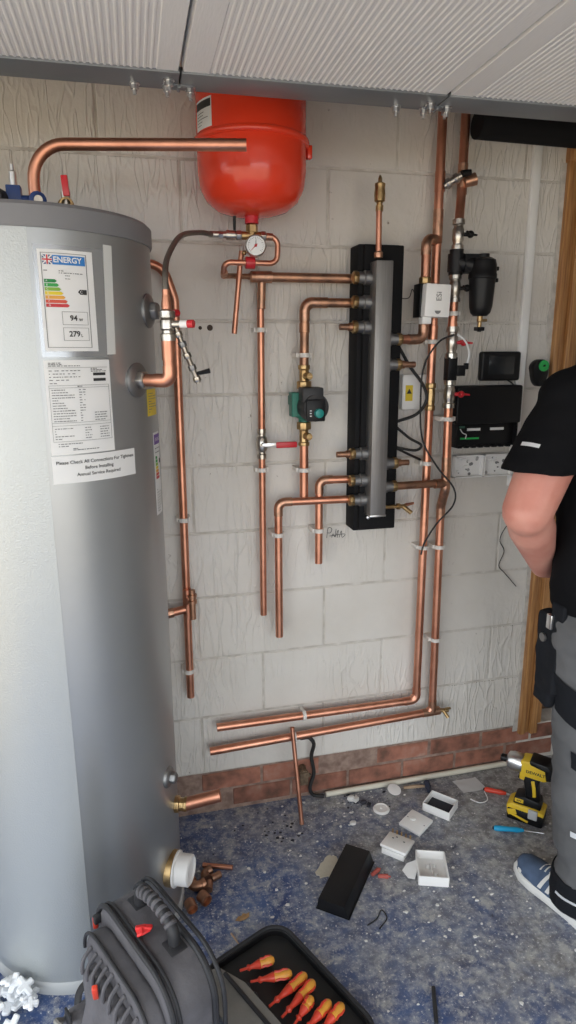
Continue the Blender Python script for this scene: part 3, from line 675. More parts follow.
for z in (1.546, 1.418): finish('union_nut', MB().lathe([(.024, -.011), (.024, .011), (.020, .013)], (.552, YW-.06, z), (0, 0, 1), 8), brass, pu, .001)
finish('motor', MB().lathe([(.043, 0), (.043, .05), (.04, .055), (0, .056)], (.560, YW-.10, 1.482), (.1, -1, 0), 32), darkgrey, pu)
finish('control_box', MB().box((.556, YW-.125, 1.520), (.066, .06, .045)), darkgrey, pu, .005)
finish('control_panel', MB().box((.562, YW-.158, 1.474), (.060, .012, .066)), blackp, pu, .004)
finish('knob', MB().lathe([(.0145, 0), (.0135, .010), (.006, .012), (0, .012)], (.570, YW-.164, 1.466), (.1, -1, 0), 20), teal, pu)
pn = MB()
for k in range(3): pn.box((.545, YW-.1645, 1.474-.008*k), (.006, .001, .003))
finish('panel_marks', pn, paper, pu)
# lower return pipes
def ell(name, label, x0, z0, x1, z1, off, clipz, m=copper):
    t = thing(name, (x1, YW, z1), label, 'pipe')
    tubep('pipe', [(x0, YW-off-.015, z0), (x1, YW-off, z0), (x1, YW-off, z1)], .0128, m, t, 18, .03)
    finish('elbow', MB().tube(fillet([(x1+.045, YW-off-.002, z0), (x1, YW-off, z0), (x1, YW-off, z0-.045)], .03), .0147, 18), solder, t)
    clip(x1, clipz, t, .0128, off, w=.044); return t
ell('return_pipe', 'longer elbow pipe from the lowest manifold port hanging to mid wall', .735, 1.172, .464, .700, .065, 1.062)
ell('return_pipe', 'short elbow pipe from the manifold ending beside wall scribble', .735, 1.238, .604, .951, .06, 1.066)
# manifold
mf = thing('heating_manifold', (.78, YW, 1.06), 'tall grey steel header on a black foam back with pipe ports', 'manifold')
finish('foam_back', MB().box((.793, YW-.040, 1.514), (.150, .08, .905)), blackfoam, mf, .004)
finish('foam_step', MB().box((.79, YW-.084, 1.517), (.115, .022, .895)), blackfoam, mf, .003)
finish('header_bar', MB().box((.778, YW-.118, 1.520), (.054, .062, .785)), barsteel, mf, .0025)
finish('end_plate', MB().box((.778, YW-.118, 1.126), (.056, .064, .006)), steel, mf, .001)
finish('fixing_screw', MB().lathe([(.006, 0), (.006, .006), (.003, .008)], (.752, YW-.125, 1.118), (0, -1, 0), 10), steel, mf)
def mport(side, z, y=.062, stub=0, r=.0142, reduce=False):
    s = -1 if side == 'L' else 1; x0 = .778+s*.027
    finish('port_collar', MB().lathe([(.0215, 0), (.0215, .02), (.018, .022), (.018, .040)], (x0, YW-.098, z), (s, 0, 0), 18), zinc, mf)
    finish('port_nut', MB().lathe([(.0195, .0), (.0195, .014), (.016, .017)], (x0+s*.040, YW-.098, z), (s, 0, 0), 8), brass, mf, .001)
    if stub: 
        o = finish('stub', MB().tube([(x0+s*.05, YW-.098, z), (x0+s*.05+s*stub, YW-.098, z)], .0095, 14).lathe([(.0125, -.006), (.0125, .006)], (x0+s*.062, YW-.098, z), (1, 0, 0), 12), copper_old, mf)
for z, st in ((1.867, 0), (1.796, 0), (1.722, .046), (1.326, .05), (1.238, 0), (1.172, 0)): mport('L', z, stub=st)
for z, st in ((1.685, 0), (1.607, .055), (1.29, .046), (1.212, 0)): mport('R', z, stub=st)
for (x, z) in ((.70, 1.867), (.70, 1.796), (.70, 1.238), (.70, 1.172)): pass
dc = finish('drain_cock', MB().tube([(.81, YW-.1, 1.142), (.90, YW-.1, 1.142)], .0065, 12).tube([(.885, YW-.1, 1.142), (.915, YW-.105, 1.118)], .0075, 12).lathe([(.011, -.005), (.011, .005)], (.87, YW-.1, 1.142), (1, 0, 0), 6), brass, mf)
finish('drain_tail', MB().tube([(.895, YW-.1, 1.145), (.925, YW-.1, 1.15)], [.006, .004], 10), copper, dc)
av = thing('air_vent', (.766, YW-.118, 1.925), 'brass automatic air vent on a copper pipe above the manifold', 'air vent')
finish('pipe', MB().tube([(.768, YW-.118, 1.923), (.766, YW-.118, 2.06)], .0088, 14), copper, av)
finish('base_nut', MB().lathe([(.014, 0), (.014, .014), (.010, .018)], (.768, YW-.118, 1.923), seg=8), solder, av)
finish('vent_body', MB().lathe([(.0115, 2.053), (.0115, 2.068), (.009, 2.07), (.009, 2.076), (.0155, 2.08), (.0165, 2.10), (.0145, 2.118), (.0155, 2.122), (.0155, 2.128), (.008, 2.132)], (.767, YW-.118, 0), seg=18), brass, av)
finish('vent_cap', MB().lathe([(.006, 2.130), (.006, 2.142), (.003, 2.15)], (.767, YW-.118, 0), seg=12), brass, av)
# riser P8 with branch P7
p8 = thing('flow_riser', (.992, YW, .375), 'left one of the two copper risers, turning left above the brick plinth', 'pipe')
tubep('pipe', [(.990, YW-.05, 2.46), (.992, YW-.05, .377), (.241, YW-.05, .375)], .0142, copper, p8, 18, .034)
finish('elbow', MB().tube(fillet([(.992, YW-.05, .425), (.992, YW-.05, .377), (.944, YW-.05, .377)], .034), .0158, 18), copper, p8)
for z in (2.16, 1.70): collar(p8, (.991, YW-.05, z), (0, 0, 1), .0142, .06, copper)
collar(p8, (.991, YW-.05, 2.03), (0, 0, 1), .0142, .10, solder)
tubep('branch_pipe', [(.853, YW-.098, 1.685), (.938, YW-.092, 1.685), (.938, YW-.085, 1.985), (.99, YW-.055, 1.99)], .0142, copper, p8, 18, .026)
finish('branch_elbow', MB().tube(fillet([(.938, YW-.085, 1.94), (.938, YW-.085, 1.985), (.975, YW-.062, 1.989)], .026), .0162, 18), solder, p8)
finish('branch_elbow', MB().tube(fillet([(.885, YW-.095, 1.685), (.938, YW-.092, 1.685), (.938, YW-.09, 1.735)], .026), .0162, 18), solder, p8)
finish('olive_nut', MB().lathe([(.02, -.01), (.02, .01), (.016, .013)], (.938, YW-.086, 1.862), (0, 0, 1), 8), brass, p8, .001)
clip(.992, 1.678, p8, .0142, .05, w=.05); clip(.992, 1.275, p8, .0142, .05, w=.05); clip(.992, .975, p8, .0142, .05, w=.05)
clip(.556, .376, p8, .0142, .05, True)
finish('check_valve', MB().lathe([(.0185, -.045), (.0185, -.03), (.0155, -.028), (.017, -.012), (.017, .012), (.0155, .028), (.0185, .03), (.0185, .045)], (.992, YW-.05, 1.50), (0, 0, 1), 8), brass, p8, .001)
za = thing('valve_actuator', (.963, YW-.11, 1.752), 'white motor actuator box with logo on the copper branch', 'actuator')
finish('head', MB().box((.954, YW-.125, 1.800), (.084, .055, .098), M.Rotation(R(2), 3, 'Y')), whitep, za, .004)
finish('cable_entry', MB().box((.927, YW-.122, 1.742), (.030, .03, .022)), whitep, za, .002)
finish('mount_plate', MB().box((.912, YW-.10, 1.802), (.012, .05, .10)), blackp, za, .002)
finish('logo', text_mb('ESi', .024, flat((.957, YW-.1530, 1.812), (0, 0, 1), (-1, 0, 0)), .0003), inkgrey, za, smooth=0)
finish('indicator', MB().prism([(.010*cos(R(a)), .010*sin(R(a))) for a in range(180, 361, 20)], (.954, YW-.1527, 1.770), (1, 0, 0), (0, 0, 1), (0, -.001, 0)), inkgrey, za, smooth=0)
# riser P9 with valves
p9 = thing('return_riser', (1.05, YW, .3), 'right one of the two copper risers with red handled valves', 'pipe')
UX, UO = 1.043, .088
finish('top_pipe', MB().tube([(1.067, YW-.05, 2.46), (1.066, YW-.052, 2.15), (1.048, YW-.08, 2.042)], .0142, 18), copper, p9)
collar(p9, (1.066, YW-.052, 2.17), (0, 0, 1), .0142, .09, solder)
finish('mid_pipe', MB().tube([(1.040, YW-UO, 1.81), (1.040, YW-UO, 1.72)], .0142, 18), copper, p9)
tubep('lower_pipe', [(1.042, YW-UO, 1.47), (1.046, YW-UO, 1.19), (1.052, YW-.05, 1.12), (1.060, YW-.05, .318), (.214, YW-.05, .285)], .0142, copper, p9, 18, .03)
finish('set_bend', MB().tube(fillet([(1.044, YW-UO, 1.30), (1.046, YW-UO, 1.19), (1.052, YW-.05, 1.12), (1.053, YW-.05, 1.08)], .03), .0158, 18), solder, p9)
finish('tee', MB().tube([(1.0, YW-.095, 1.211), (1.045, YW-UO, 1.211)], .016, 18), solder, p9)
finish('manifold_link', MB().tube([(.855, YW-.098, 1.212), (1.04, YW-.092, 1.211)], .0132, 18), copper_old, p9)
finish('corner_tee', MB().tube([(1.02, YW-.05, .316), (1.09, YW-.05, .319)], .0158, 18).tube([(1.06, YW-.05, .32), (1.0598, YW-.05, .365)], .0158, 18), solder, p9)
finish('drain_cock', MB().tube([(1.085, YW-.05, .319), (1.125, YW-.055, .318)], .008, 12).tube([(1.105, YW-.055, .318), (1.118, YW-.07, .295)], .0065, 10).box((1.12, YW-.06, .328), (.022, .008, .006)), brass, p9)
clip(1.0405, 1.765, p9, .0142, UO, w=.055); clip(1.043, 1.428, p9, .0142, UO, w=.055); clip(1.0535, .972, p9, .0142, .05, w=.05); clip(1.0575, .615, p9, .0142, .05, w=.05)
clip(.519, .297, p9, .0142, .05, True)
def valve(x, off, z, m=nickel, L=.045, hc=None, hl=.03, r=.016):
    v = finish('ball_valve', MB().lathe([(r+.0035, -L), (r+.0035, -L*.68), (r-.001, -L*.62), (r-.001, -L*.5), (r+.002, -L*.35), (r+.003, 0), (r+.002, L*.35), (r-.001, L*.5), (r-.001, L*.62), (r+.0035, L*.68), (r+.0035, L)], (x, YW-off, z), (0, 0, 1), 12), m, p9)
    if hc:
        finish('handle', MB().tube([(x+.012, YW-off-.008, z), (x+.028, YW-off-.016, z)], .006, 10).ball((x+.033, YW-off-.018, z), .0115, 12, (1, 1, 1)).tube([(x+.033, YW-off-.018, z), (x+.033+hl, YW-off-.02, z-.002)], [.0045, .003], 8).tube([(x+.033, YW-off-.02, z-.004), (x+.012, YW-off-.034, z+.004)], .004, 8), hc, v)
    return v
valve(1.045, UO-.004, 2.002, hc=blackp, hl=.022); valve(1.041, UO, 1.842, hc=blackp, hl=.02, L=.042)
valve(1.041, UO, 1.675, hc=redp, hl=.03, L=.05); valve(1.042, UO, 1.510, hc=redp, hl=.03, L=.045)
finish('flow_sensor', MB().box((1.041, YW-UO, 1.592), (.032, .034, .074)).box((1.068, YW-UO-.012, 1.586), (.03, .024, .034)).box((1.088, YW-UO-.016, 1.60), (.012, .016, .02)), blackp, p9, .002)
finish('joiner', MB().tube([(1.0405, YW-UO, 1.735), (1.0405, YW-UO, 1.715)], .0155, 14), copper, p9)
# cross link at the top between both risers
xl = thing('bypass_link', (1.03, YW-.08, 2.15), 'short bypass link with black lever valve between the risers near the top', 'valve')
finish('link_pipe', MB().tube([(1.0, YW-.062, 2.145), (1.045, YW-.085, 2.172)], .011, 14), nickel, xl)
for t in (.25, .7): finish('nut', MB().lathe([(.0165, -.007), (.0165, .007)], V((1.0, YW-.062, 2.145)).lerp(V((1.045, YW-.085, 2.172)), t), (1, -.5, .6), 6), nickel, xl, .001)
finish('lever', MB().tube([(1.045, YW-.085, 2.176), (1.074, YW-.09, 2.182)], [.011, .009], 10), blackp, xl)
finish('knob', MB().tube([(1.062, YW-.075, 2.156), (1.095, YW-.082, 2.166)], [.016, .019], 16), solder, xl)
# magnetic filter
mfil = thing('magnetic_filter', (1.12, YW-.1, 1.73), 'black magnetic filter canister hanging off the right riser', 'filter')
FX, FY = 1.118, YW-.12
finish('canister', MB().lathe([(.001, 1.755), (.022, 1.757), (.031, 1.766), (.036, 1.785), (.039, 1.83), (.041, 1.868), (.044, 1.87), (.044, 1.882), (.042, 1.885), (.042, 1.91), (.038, 1.925), (.026, 1.932), (.018, 1.933), (.018, 1.943), (.001, 1.944)], (FX, FY, 0), seg=32), blackp, mfil)
finish('port_block', MB().tube([(1.041, YW-UO, 1.958), (1.041, YW-UO, 1.882)], .022, 18).tube([(1.041, YW-UO, 1.945), (1.041, YW-UO, 1.892)], .0265, 18).tube([(1.041, YW-UO, 1.92), (FX, FY, 1.905)], .026, 16).box((1.08, YW-.1, 1.915), (.05, .045, .055)), blackp, mfil, smooth=40)
finish('drain_spigot', MB().lathe([(.009, 1.757), (.009, 1.74), (.0065, 1.738), (.0065, 1.722)], (FX, FY, 0), seg=12).tube([(FX, FY, 1.742), (FX+.022, FY-.006, 1.744)], .0045, 8), brass, mfil)
finish('drain_key', MB().box((FX, FY, 1.717), (.034, .010, .012)).box((FX, FY, 1.717), (.010, .034, .012)).tube([(FX, FY, 1.724), (FX, FY, 1.708)], .007, 10), blackp, mfil, .002)
for z in (1.90, 1.865): finish('clip_lug', MB().box((FX+.045, FY-.006, z), (.01, .014, .012)), blackp, mfil, .002)
# insulated pipe at the top right
ins = finish('insulated_pipe', MB().tube([(1.095, YW-.072, 2.322), (1.5, YW-.072, 2.318), (3.1, YW-.072, 2.31)], .042, 20), blackfoam)
tag(ins, 'thick black foam insulated pipe along the wall top', 'pipe')
# white trunking
trk = thing('cable_trunking', (1.35, YW, 1.15), 'vertical white plastic cable trunking beside the small display', 'trunking')
finish('channel', MB().box((1.352, YW-.006, 1.735), (.032, .012, 1.13)), whitep, trk, .001)
finish('lid', MB().box((1.352, YW-.0135, 1.735), (.026, .003, 1.13)), whitep, trk, .001)
# display, hub, boxes
dp = thing('wall_display', (1.262, YW-.015, 1.545), 'small black wall display screen above the black hub', 'display')
finish('case', MB().box((1.262, YW-.017, 1.597), (.150, .028, .098)), blackp, dp, .008, 3)
finish('screen', MB().box((1.262, YW-.0318, 1.600), (.098, .002, .062)), screen, dp, .0006)
tag(finish('power_lead', MB().tube(smooth_path([(1.30, YW-.012, 1.549), (1.315, YW-.02, 1.538), (1.33, YW-.012, 1.525)], 6), .0025, 8), blackr), 'thin black lead below the small display', 'cable')
hb = thing('control_hub', (1.215, YW-.02, 1.315), 'large black wiring centre box with green lights', 'control box')
finish('case', MB().box((1.216, YW-.026, 1.468), (.25, .05, .130)), blackp, hb, .007, 3)
finish('terminal_tray', MB().box((1.216, YW-.014, 1.365), (.236, .028, .085)), blackp, hb, .003)
for x in (1.100, 1.330): finish('side_wall', MB().box((x, YW-.024, 1.365), (.006, .046, .085)), blackp, hb, .001)
for k in range(8): finish('cable_knockout', MB().box((1.122+.027*k, YW-.022, 1.323), (.016, .022, .010)), blackp, hb, .001)
for x, w in ((1.172, .05), (1.262, .052)): finish('terminal_label', MB().box((x, YW-.03, 1.383), (w, .003, .009)), paper, hb)
finish('status_light', MB().box((1.158, YW-.03, 1.352), (.07, .004, .006)), greenled, hb)
finish('terminal', MB().box((1.126, YW-.03, 1.392), (.02, .006, .007)), mat('dull_green', (.05, .13, .09), .5), hb)
finish('wire_link', MB().tube(smooth_path([(1.118, YW-.034, 1.386), (1.128, YW-.036, 1.372), (1.142, YW-.034, 1.366), (1.14, YW-.034, 1.352)], 5), .0018, 6), paper, hb)
for xa, lb in ((1.168, 'open white socket box under the hub, nearer the risers'), (1.283, 'open white socket box under the hub, nearer the worker')):
    bb = thing('socket_box', (xa, YW, 1.21), lb, 'socket box', 'open socket boxes under the hub')
    w, h = .112, .080
    finish('back_plate', MB().box((xa, YW-.003, 1.251), (w, .006, h)), whitep, bb, .001)
    rim = MB()
    for (cx_, cz_, sw, sh) in ((xa-w/2+.002, 1.251, .004, h), (xa+w/2-.002, 1.251, .004, h), (xa, 1.251-h/2+.002, w, .004), (xa, 1.251+h/2-.002, w, .004)): rim.box((cx_, YW-.012, cz_), (sw, .024, sh))
    finish('rim', rim, whitep, bb)
    rr = random.Random(int(xa*1000))
    for k in range(9): finish('knockout', MB().lathe([(rr.choice((.002, .003, .006)), 0), (.003, .003), (0, .003)], (xa+rr.uniform(-.04, .04), YW-.006, 1.251+rr.uniform(-.03, .03)), (0, -1, 0), 10), inkgrey if k % 3 else mat('grey_plastic', (.4, .39, .37), .5), bb)
    for k in range(5): finish('boss', MB().box((xa+rr.uniform(-.04, .04), YW-.010, 1.251+rr.uniform(-.03, .03)), (rr.uniform(.008, .02), .010, .006)), whitep, bb)
sd = thing('stud_detector', (1.41, YW-.02, 1.53), 'black handheld detector with round green dial on the wall', 'detector')
finish('body', MB().prism([(.033*cos(a)*(1 if sin(a) > 0 else .9), (.05 if sin(a) > 0 else .10)*sin(a)*.62) for a in [2*pi*k/28 for k in range(28)]], (1.418, YW-.002, 1.588), (1, 0, 0), (0, 0, 1), (0, -.032, 0)), blackp, sd, .004)
finish('green_dial', MB().lathe([(.019, 0), (.019, .004), (.011, .005), (.011, .003), (0, .003)], (1.424, YW-.034, 1.597), (0, -1, 0), 28), greenled, sd)
finish('dial_mark', MB().prism([(-.005, -.003), (.004, -.003), (.006, .004), (-.002, .004)], (1.424, YW-.0375, 1.597), (1, 0, 0), (0, 0, 1), (0, -.001, 0)), blackp, sd)
# junction box with hazard triangle
jb = thing('junction_box', (.94, YW-.02, 1.46), 'white junction box with yellow hazard triangle behind the left riser', 'junction box')
finish('case', MB().box((.945, YW-.014, 1.515), (.088, .028, .115)), whitep, jb, .004)
hz = finish('hazard_label', MB().box((.925, YW-.0285, 1.512), (.026, .001, .052)), yellowst, jb)
finish('hazard_triangle', MB().prism([(-.009, -.008), (.009, -.008), (0, .009)], (.925, YW-.0291, 1.518), (1, 0, 0), (0, 0, 1), (0, -.0006, 0)), ink, hz)
# black cables by the manifold
def cable(name, label, pts, r=.0035, m=blackr, n=8): return tag(finish(name, MB().tube(smooth_path(pts, n), r, 8), m), label, 'cable')
cable('power_cable', 'thick black cable looping out right of the manifold', [wp(.875, .05, 1.66), wp(.91, .06, 1.60), wp(.955, .07, 1.54), wp(.967, .075, 1.49), wp(.935, .07, 1.445), wp(.872, .05, 1.42)], .0052)
cable('power_cable', 'black cable bent double beside the manifold foam', [wp(.872, .045, 1.405), wp(.92, .055, 1.365), wp(.962, .06, 1.34), wp(.94, .06, 1.323), wp(.872, .045, 1.335)], .0045)
cable('power_cable', 'short black cable end below the doubled cable', [wp(.87, .045, 1.335), wp(.92, .05, 1.31), wp(.975, .03, 1.285)], .0042)
cable('actuator_lead', 'thin black lead from the actuator to the manifold side', [wp(.925, .1, 1.815), wp(.912, .08, 1.818), wp(.908, .06, 1.84), wp(.905, .04, 1.815), wp(.872, .02, 1.815)], .0014)
cable('sensor_cable', 'long thin black sensor cable draping down across the right riser', [wp(1.035, .112, 1.70), wp(.985, .105, 1.675), wp(.948, .085, 1.60), wp(.944, .08, 1.48), wp(.955, .085, 1.36), wp(1.0, .115, 1.27), wp(1.055, .13, 1.20), wp(1.062, .12, 1.14), wp(1.02, .09, 1.07), wp(.985, .075, 1.00), wp(.975, .07, .955)], .003)
cable('sensor_cable', 'short white sensor wire from red valve to flow sensor', [wp(1.045, .115, 1.70), wp(1.072, .118, 1.68), wp(1.092, .112, 1.645), wp(1.092, .105, 1.61)], .0035, paper)
cable('loose_wire', 'wavy thin black wire hanging below the worker elbow', [wp(1.40, .03, 1.085), wp(1.345, .01, 1.02), wp(1.322, .006, .965), wp(1.343, .006, .92), wp(1.326, .006, .865), wp(1.355, .006, .83), wp(1.405, .008, .775)], .0016)
# marks on the wall
scr = MB()
for pts in ([(.650, 1.02), (.655, 1.055), (.668, 1.052), (.664, 1.038), (.652, 1.038)], [(.668, 1.02), (.673, 1.033), (.678, 1.022)], [(.684, 1.05), (.680, 1.02), (.692, 1.046), (.688, 1.018)], [(.695, 1.018), (.703, 1.042), (.706, 1.018), (.715, 1.03), (.66, 1.026)]):
    scr.tube(smooth_path([wp(x, .001, z) for x, z in pts], 5), .0009, 6)
tag(finish('wall_scribble', scr, ink), 'handwritten pen scribble beside the short elbow pipe', 'writing')
for x, z, r, lb in ((.237, 1.721, .004, 'small drilled hole in the wall nearer the cylinder'), (.267, 1.7215, .0065, 'larger drilled hole in the wall nearer the drop pipe')):
    tag(finish('wall_hole', MB().lathe([(r*1.5, -.001), (r*1.4, .0012), (r*.5, .0016), (0, .0016)], wp(x, .0, z), (0, -1, 0), 14), mat('hole_shade', (.07, .05, .04), .95)), lb, 'hole')  # dark raised disc paints the shade inside the hole
# leaning rod, floor tap, floor conduit
lr = finish('copper_offcut', MB().tube([(.505, YW-.078, .352), (.521, 1.944, .008)], .0078, 14), copper); tag(lr, 'thin copper offcut leaning on the low pipes', 'pipe')
tp = thing('wall_tap', (.575, YW-.03, .02), 'dirty old tap and black hose low on the brick plinth', 'tap')
finish('hose_loop', MB().tube(smooth_path([wp(.552, .02, .265), wp(.575, .045, .28), wp(.595, .045, .25), wp(.59, .03, .19), wp(.60, .03, .12), wp(.585, .03, .06), wp(.60, .025, .02), wp(.64, .03, .012)], 8), .007, 10), blackr, tp)
finish('tap_body', MB().lathe([(.014, 0), (.016, .01), (.012, .02), (.012, .05), (.015, .055)], wp(.56, .0, .13), (0, -1, .1), 12).tube([wp(.545, .035, .14), wp(.582, .035, .115)], .008, 10).box(wp(.555, .05, .12), (.03, .02, .05)), mat('dirty_brass', (.25, .18, .12), .6, .6, var=.5, vscale=80), tp)
pv = finish('floor_conduit', MB().tube([(.65, YW-.022, .0115), (1.585, YW-.016, .0115)], .0105, 14), pvc); tag(pv, 'long cream plastic conduit lying along the brick plinth', 'conduit')

# ------------------------------------------------------------------ things on the floor
def rotz(a): return M.Rotation(a, 3, 'Z')
def rbox(name, label, cat, c, size, ang, m, bev=.002, tilt=None):
    mat_ = rotz(ang)
    if tilt: mat_ = mat_ @ M.Rotation(tilt[0], 3, tilt[1])
    return tag(finish(name, MB().box(c, size, mat_), m, None, bev), label, cat)
# black enclosure
an = math.atan2(.191, .151)
bbx = thing('black_cover', (.587, 1.647, 0), 'long black plastic cover lying on the blue floor', 'cover')
finish('shell', MB().prism([(-.052, 0), (.052, 0), (.047, .040), (-.036, .040)], V((.59, 1.652, .001))-rotz(an) @ V((.125, 0, 0)), rotz(an) @ V((0, 1, 0)), (0, 0, 1), rotz(an) @ V((.25, 0, 0))), blackp, bbx, .002)
finish('lip', MB().box((.59, 1.652, .003), (.252, .108, .004), rotz(an)), blackp, bbx, .001)
def back_box(name, label, c, ang, w, d, h, inside):
    t = thing(name, (c[0], c[1], 0), label, 'socket box'); r = rotz(ang); c = V((c[0], c[1], 0)); mb = MB()
    for (x, y, sx, sy) in ((-w/2, 0, .004, d), (w/2, 0, .004, d), (0, -d/2, w, .004), (0, d/2, w, .004)): mb.box(c+r @ V((x, y, 0))+V((0, 0, h/2+.001)), (sx, sy, h), r)
    finish('side_walls', mb, whitep, t, .0008, 1)
    if inside: finish('base', MB().box(c+V((0, 0, .004)), (w, d, .004), r), inside, t)
    return t, r, c
t, r, c = back_box('back_box', 'bottomless white socket box with dark inside', (1.04, 1.905), math.atan2(1.904-1.977, 1.113-1.055)+.05, .10, .085, .032, darkdeb)  # flat dark sheet lies inside the frame
t, r, c = back_box('back_box', 'empty white socket box open upwards, nearest the black cover', (.874, 1.632), math.atan2(1.673-1.703, .936-.855)+.02, .092, .112, .035, whitep)
for (x, y) in ((-.01, .015), (.012, -.02), (.01, .02)): finish('boss', MB().lathe([(.006, .005), (.005, .018), (0, .018)], c+r @ V((x, y, 0)), seg=10), whitep, t)
finish('rib', MB().box(c+r @ V((.0, .005, 0))+V((0, 0, .013)), (.004, .04, .018), r), whitep, t)
an = math.atan2(1.841-1.912, .973-.927); r = rotz(an)
fp = thing('switch_plate', (.917, 1.848, 0), 'white switch faceplate lying face up on the dusty floor', 'switch')
finish('plate', MB().box((.917, 1.848, .011), (.088, .088, .012), r @ M.Rotation(R(5), 3, 'X')), whitep, fp, .003)
finish('rocker', MB().lathe([(.011, 0), (.010, .003), (.004, .004), (0, .004)], (.912, 1.862, .018), (0, 0, 1), 18), whitep, fp)
for s in (-.034, .034): finish('screw_hole', MB().lathe([(.0025, 0), (.0022, .0006), (0, .0006)], V((.917, 1.848, .0172))+r @ V((s, 0, 0)), (0, 0, 1), 10), inkgrey, fp)
an = math.atan2(1.746-1.811, .868-.803); r = rotz(an)
sp = thing('socket_plate', (.803, 1.751, 0), 'white socket plate tilted on its box with exposed pins', 'socket')
finish('plate', MB().box((.805, 1.752, .027), (.092, .088, .010), r @ M.Rotation(R(-8), 3, 'X')), whitep, sp, .003)
finish('body', MB().box((.803, 1.751, .012), (.080, .078, .022), r), whitep, sp, .002)
for (x, y) in ((-.02, .01), (.02, .01), (0, -.015), (-.01, .02)): finish('pin_slot', MB().box(V((.805, 1.752, .0322+(-.0013 if y < 0 else .001)))+r @ V((x, y, 0)), (.006, .003, .002), r), inkgrey, sp)
for k in range(5): finish('terminal_screw', MB().lathe([(.003, 0), (.003, .012), (.002, .013)], V((.803, 1.751, .026))+r @ V((-.034+.016*k, .046, 0)), (0, 0, 1), 8), brass, sp)
tag(finish('torn_card', MB().prism([(0, 0), (.02, -.01), (.035, .012), (.052, .05), (.062, .062), (.04, .05), (.012, .048), (-.01, .03)], (.785, 1.618, .012), (1, 0, .1), (.1, 1, .18), (0, 0, .0015)), paper, None), 'torn scrap of white card beside the empty socket box', 'card')
cpd = thing('round_cap', (.828, 1.954, 0), 'round white blanking cap near the conduit', 'cap')
finish('disc', MB().lathe([(.030, 0), (.031, .004), (.028, .008), (.024, .009), (.023, .006), (0, .006)], (.828, 1.954, .001), seg=28), whitep, cpd)
finish('centre_stud', MB().lathe([(.005, .006), (.004, .010), (0, .010)], (.828, 1.954, .001), seg=10), whitep, cpd)
tag(finish('white_disc', MB().lathe([(.026, 0), (.026, .003), (.02, .004), (0, .004)], (.91, 2.03, .016), (.1, -.25, 1), 20), whitep), 'thin white disc tipped against the conduit', 'disc')
tag(finish('wood_splinter', MB().tube([(.955, 2.042, .007), (1.0, 2.035, .01), (1.045, 2.032, .006)], [.005, .007, .004], 7), mat('raw_wood', (.42, .30, .2), .8)), 'small wood splinter by the conduit', 'wood')
tag(finish('rubber_plug', MB().lathe([(.011, 0), (.012, .03), (.009, .034), (.009, .055), (.006, .057)], (1.052, 2.045, .014), (-.25, -1, -.02), 12), mat('dark_blue_rubber', (.03, .04, .07), .6)), 'dark rubber plug behind the bottomless socket box', 'plug')
sh = MB(); n = 8
vs_ = [(1.168+.10*i/n+.01*j/n*-1, 1.962+.075*j/n, .003+.006*abs(noise.noise(V((i*.6, j*.7, 3))))) for j in range(n+1) for i in range(n+1)]
sh.add(vs_, [(j*(n+1)+i, j*(n+1)+i+1, (j+1)*(n+1)+i+1, (j+1)*(n+1)+i) for j in range(n) for i in range(n)])
tag(finish('plastic_bag', sh, sheetm), 'crumpled clear plastic bag flat near the wall', 'bag')
# screwdrivers on the floor
def screwdriver(name, label, a, b, hm, shank=.07, r=.010, z=.011):
    a, b = V((*a, z)), V((*b, z)); d = (b-a); L = d.length; d.normalize()
    t = thing(name, (a.x, a.y, 0), label, 'screwdriver')
    finish('handle', MB().lathe([(r*.55, 0), (r*.95, .006), (r, .02), (r*.85, L*.55), (r, L*.75), (r*.7, L*.92), (r*.55, L)], a, d, 10), hm, t)
    finish('end_cap', MB().lathe([(r*.4, -.004), (r*.6, 0), (r*.62, .004)], a, d, 10), blackp, t)
    finish('shaft', MB().tube([b, b+d*shank-V((0, 0, z-.005))], .0028, 8), steel, t); return t
screwdriver('screwdriver', 'cyan handled screwdriver on the floor in front of the drill', (1.172, 1.757), (1.268, 1.720), cyan)
screwdriver('screwdriver', 'red handled screwdriver on the floor behind the drill battery', (1.205+.045, 1.955), (1.318, 1.912), redh, .06)
cable('wire_offcut', 'short curl of white wire beside the red screwdriver', [(1.175, 1.925, .003), (1.20, 1.898, .003), (1.235, 1.905, .004), (1.248, 1.95, .006)], .002, paper)
cable('wire_offcut', 'small curl of black wire beside the black cover', [(.60, 1.49, .003), (.635, 1.505, .003), (.66, 1.53, .004), (.665, 1.50, .003), (.63, 1.47, .003)], .0018, blackr)
for i, (x, y, a) in enumerate(((.695, 1.672, .5), (.713, 1.65, -.3))):
    tag(finish('red_connector', MB().tube([(x-.016*cos(a), y-.016*sin(a), .007), (x+.016*cos(a), y+.016*sin(a), .007)], [.006, .0075], 10).tube([(x+.016*cos(a), y+.016*sin(a), .007), (x+.024*cos(a), y+.024*sin(a), .006)], .003, 8), mat('dusty_red', (.42, .09, .07), .6)), ('red wire connector against the black cover', 'red wire connector lying outward from the black cover')[i], 'connector')
sm = [(.03*cos(a)*(1+.5*noise.noise(V((cos(a)*2, sin(a)*2, 5)))), .055*sin(a)*(1+.5*noise.noise(V((cos(a)*2, sin(a)*2, 9))))) for a in [2*pi*k/26 for k in range(26)]]
tag(finish('plaster_lump', MB().prism(sm, (.556, 1.735, 0), rotz(-.75) @ V((1, 0, 0)), rotz(-.75) @ V((0, 1, 0)), (0, 0, .004)), mat('cream_plaster', (.60, .56, .46), .9, bump=.8), None, .0012, 1), 'flat cream plaster lump beside the black cover', 'plaster')
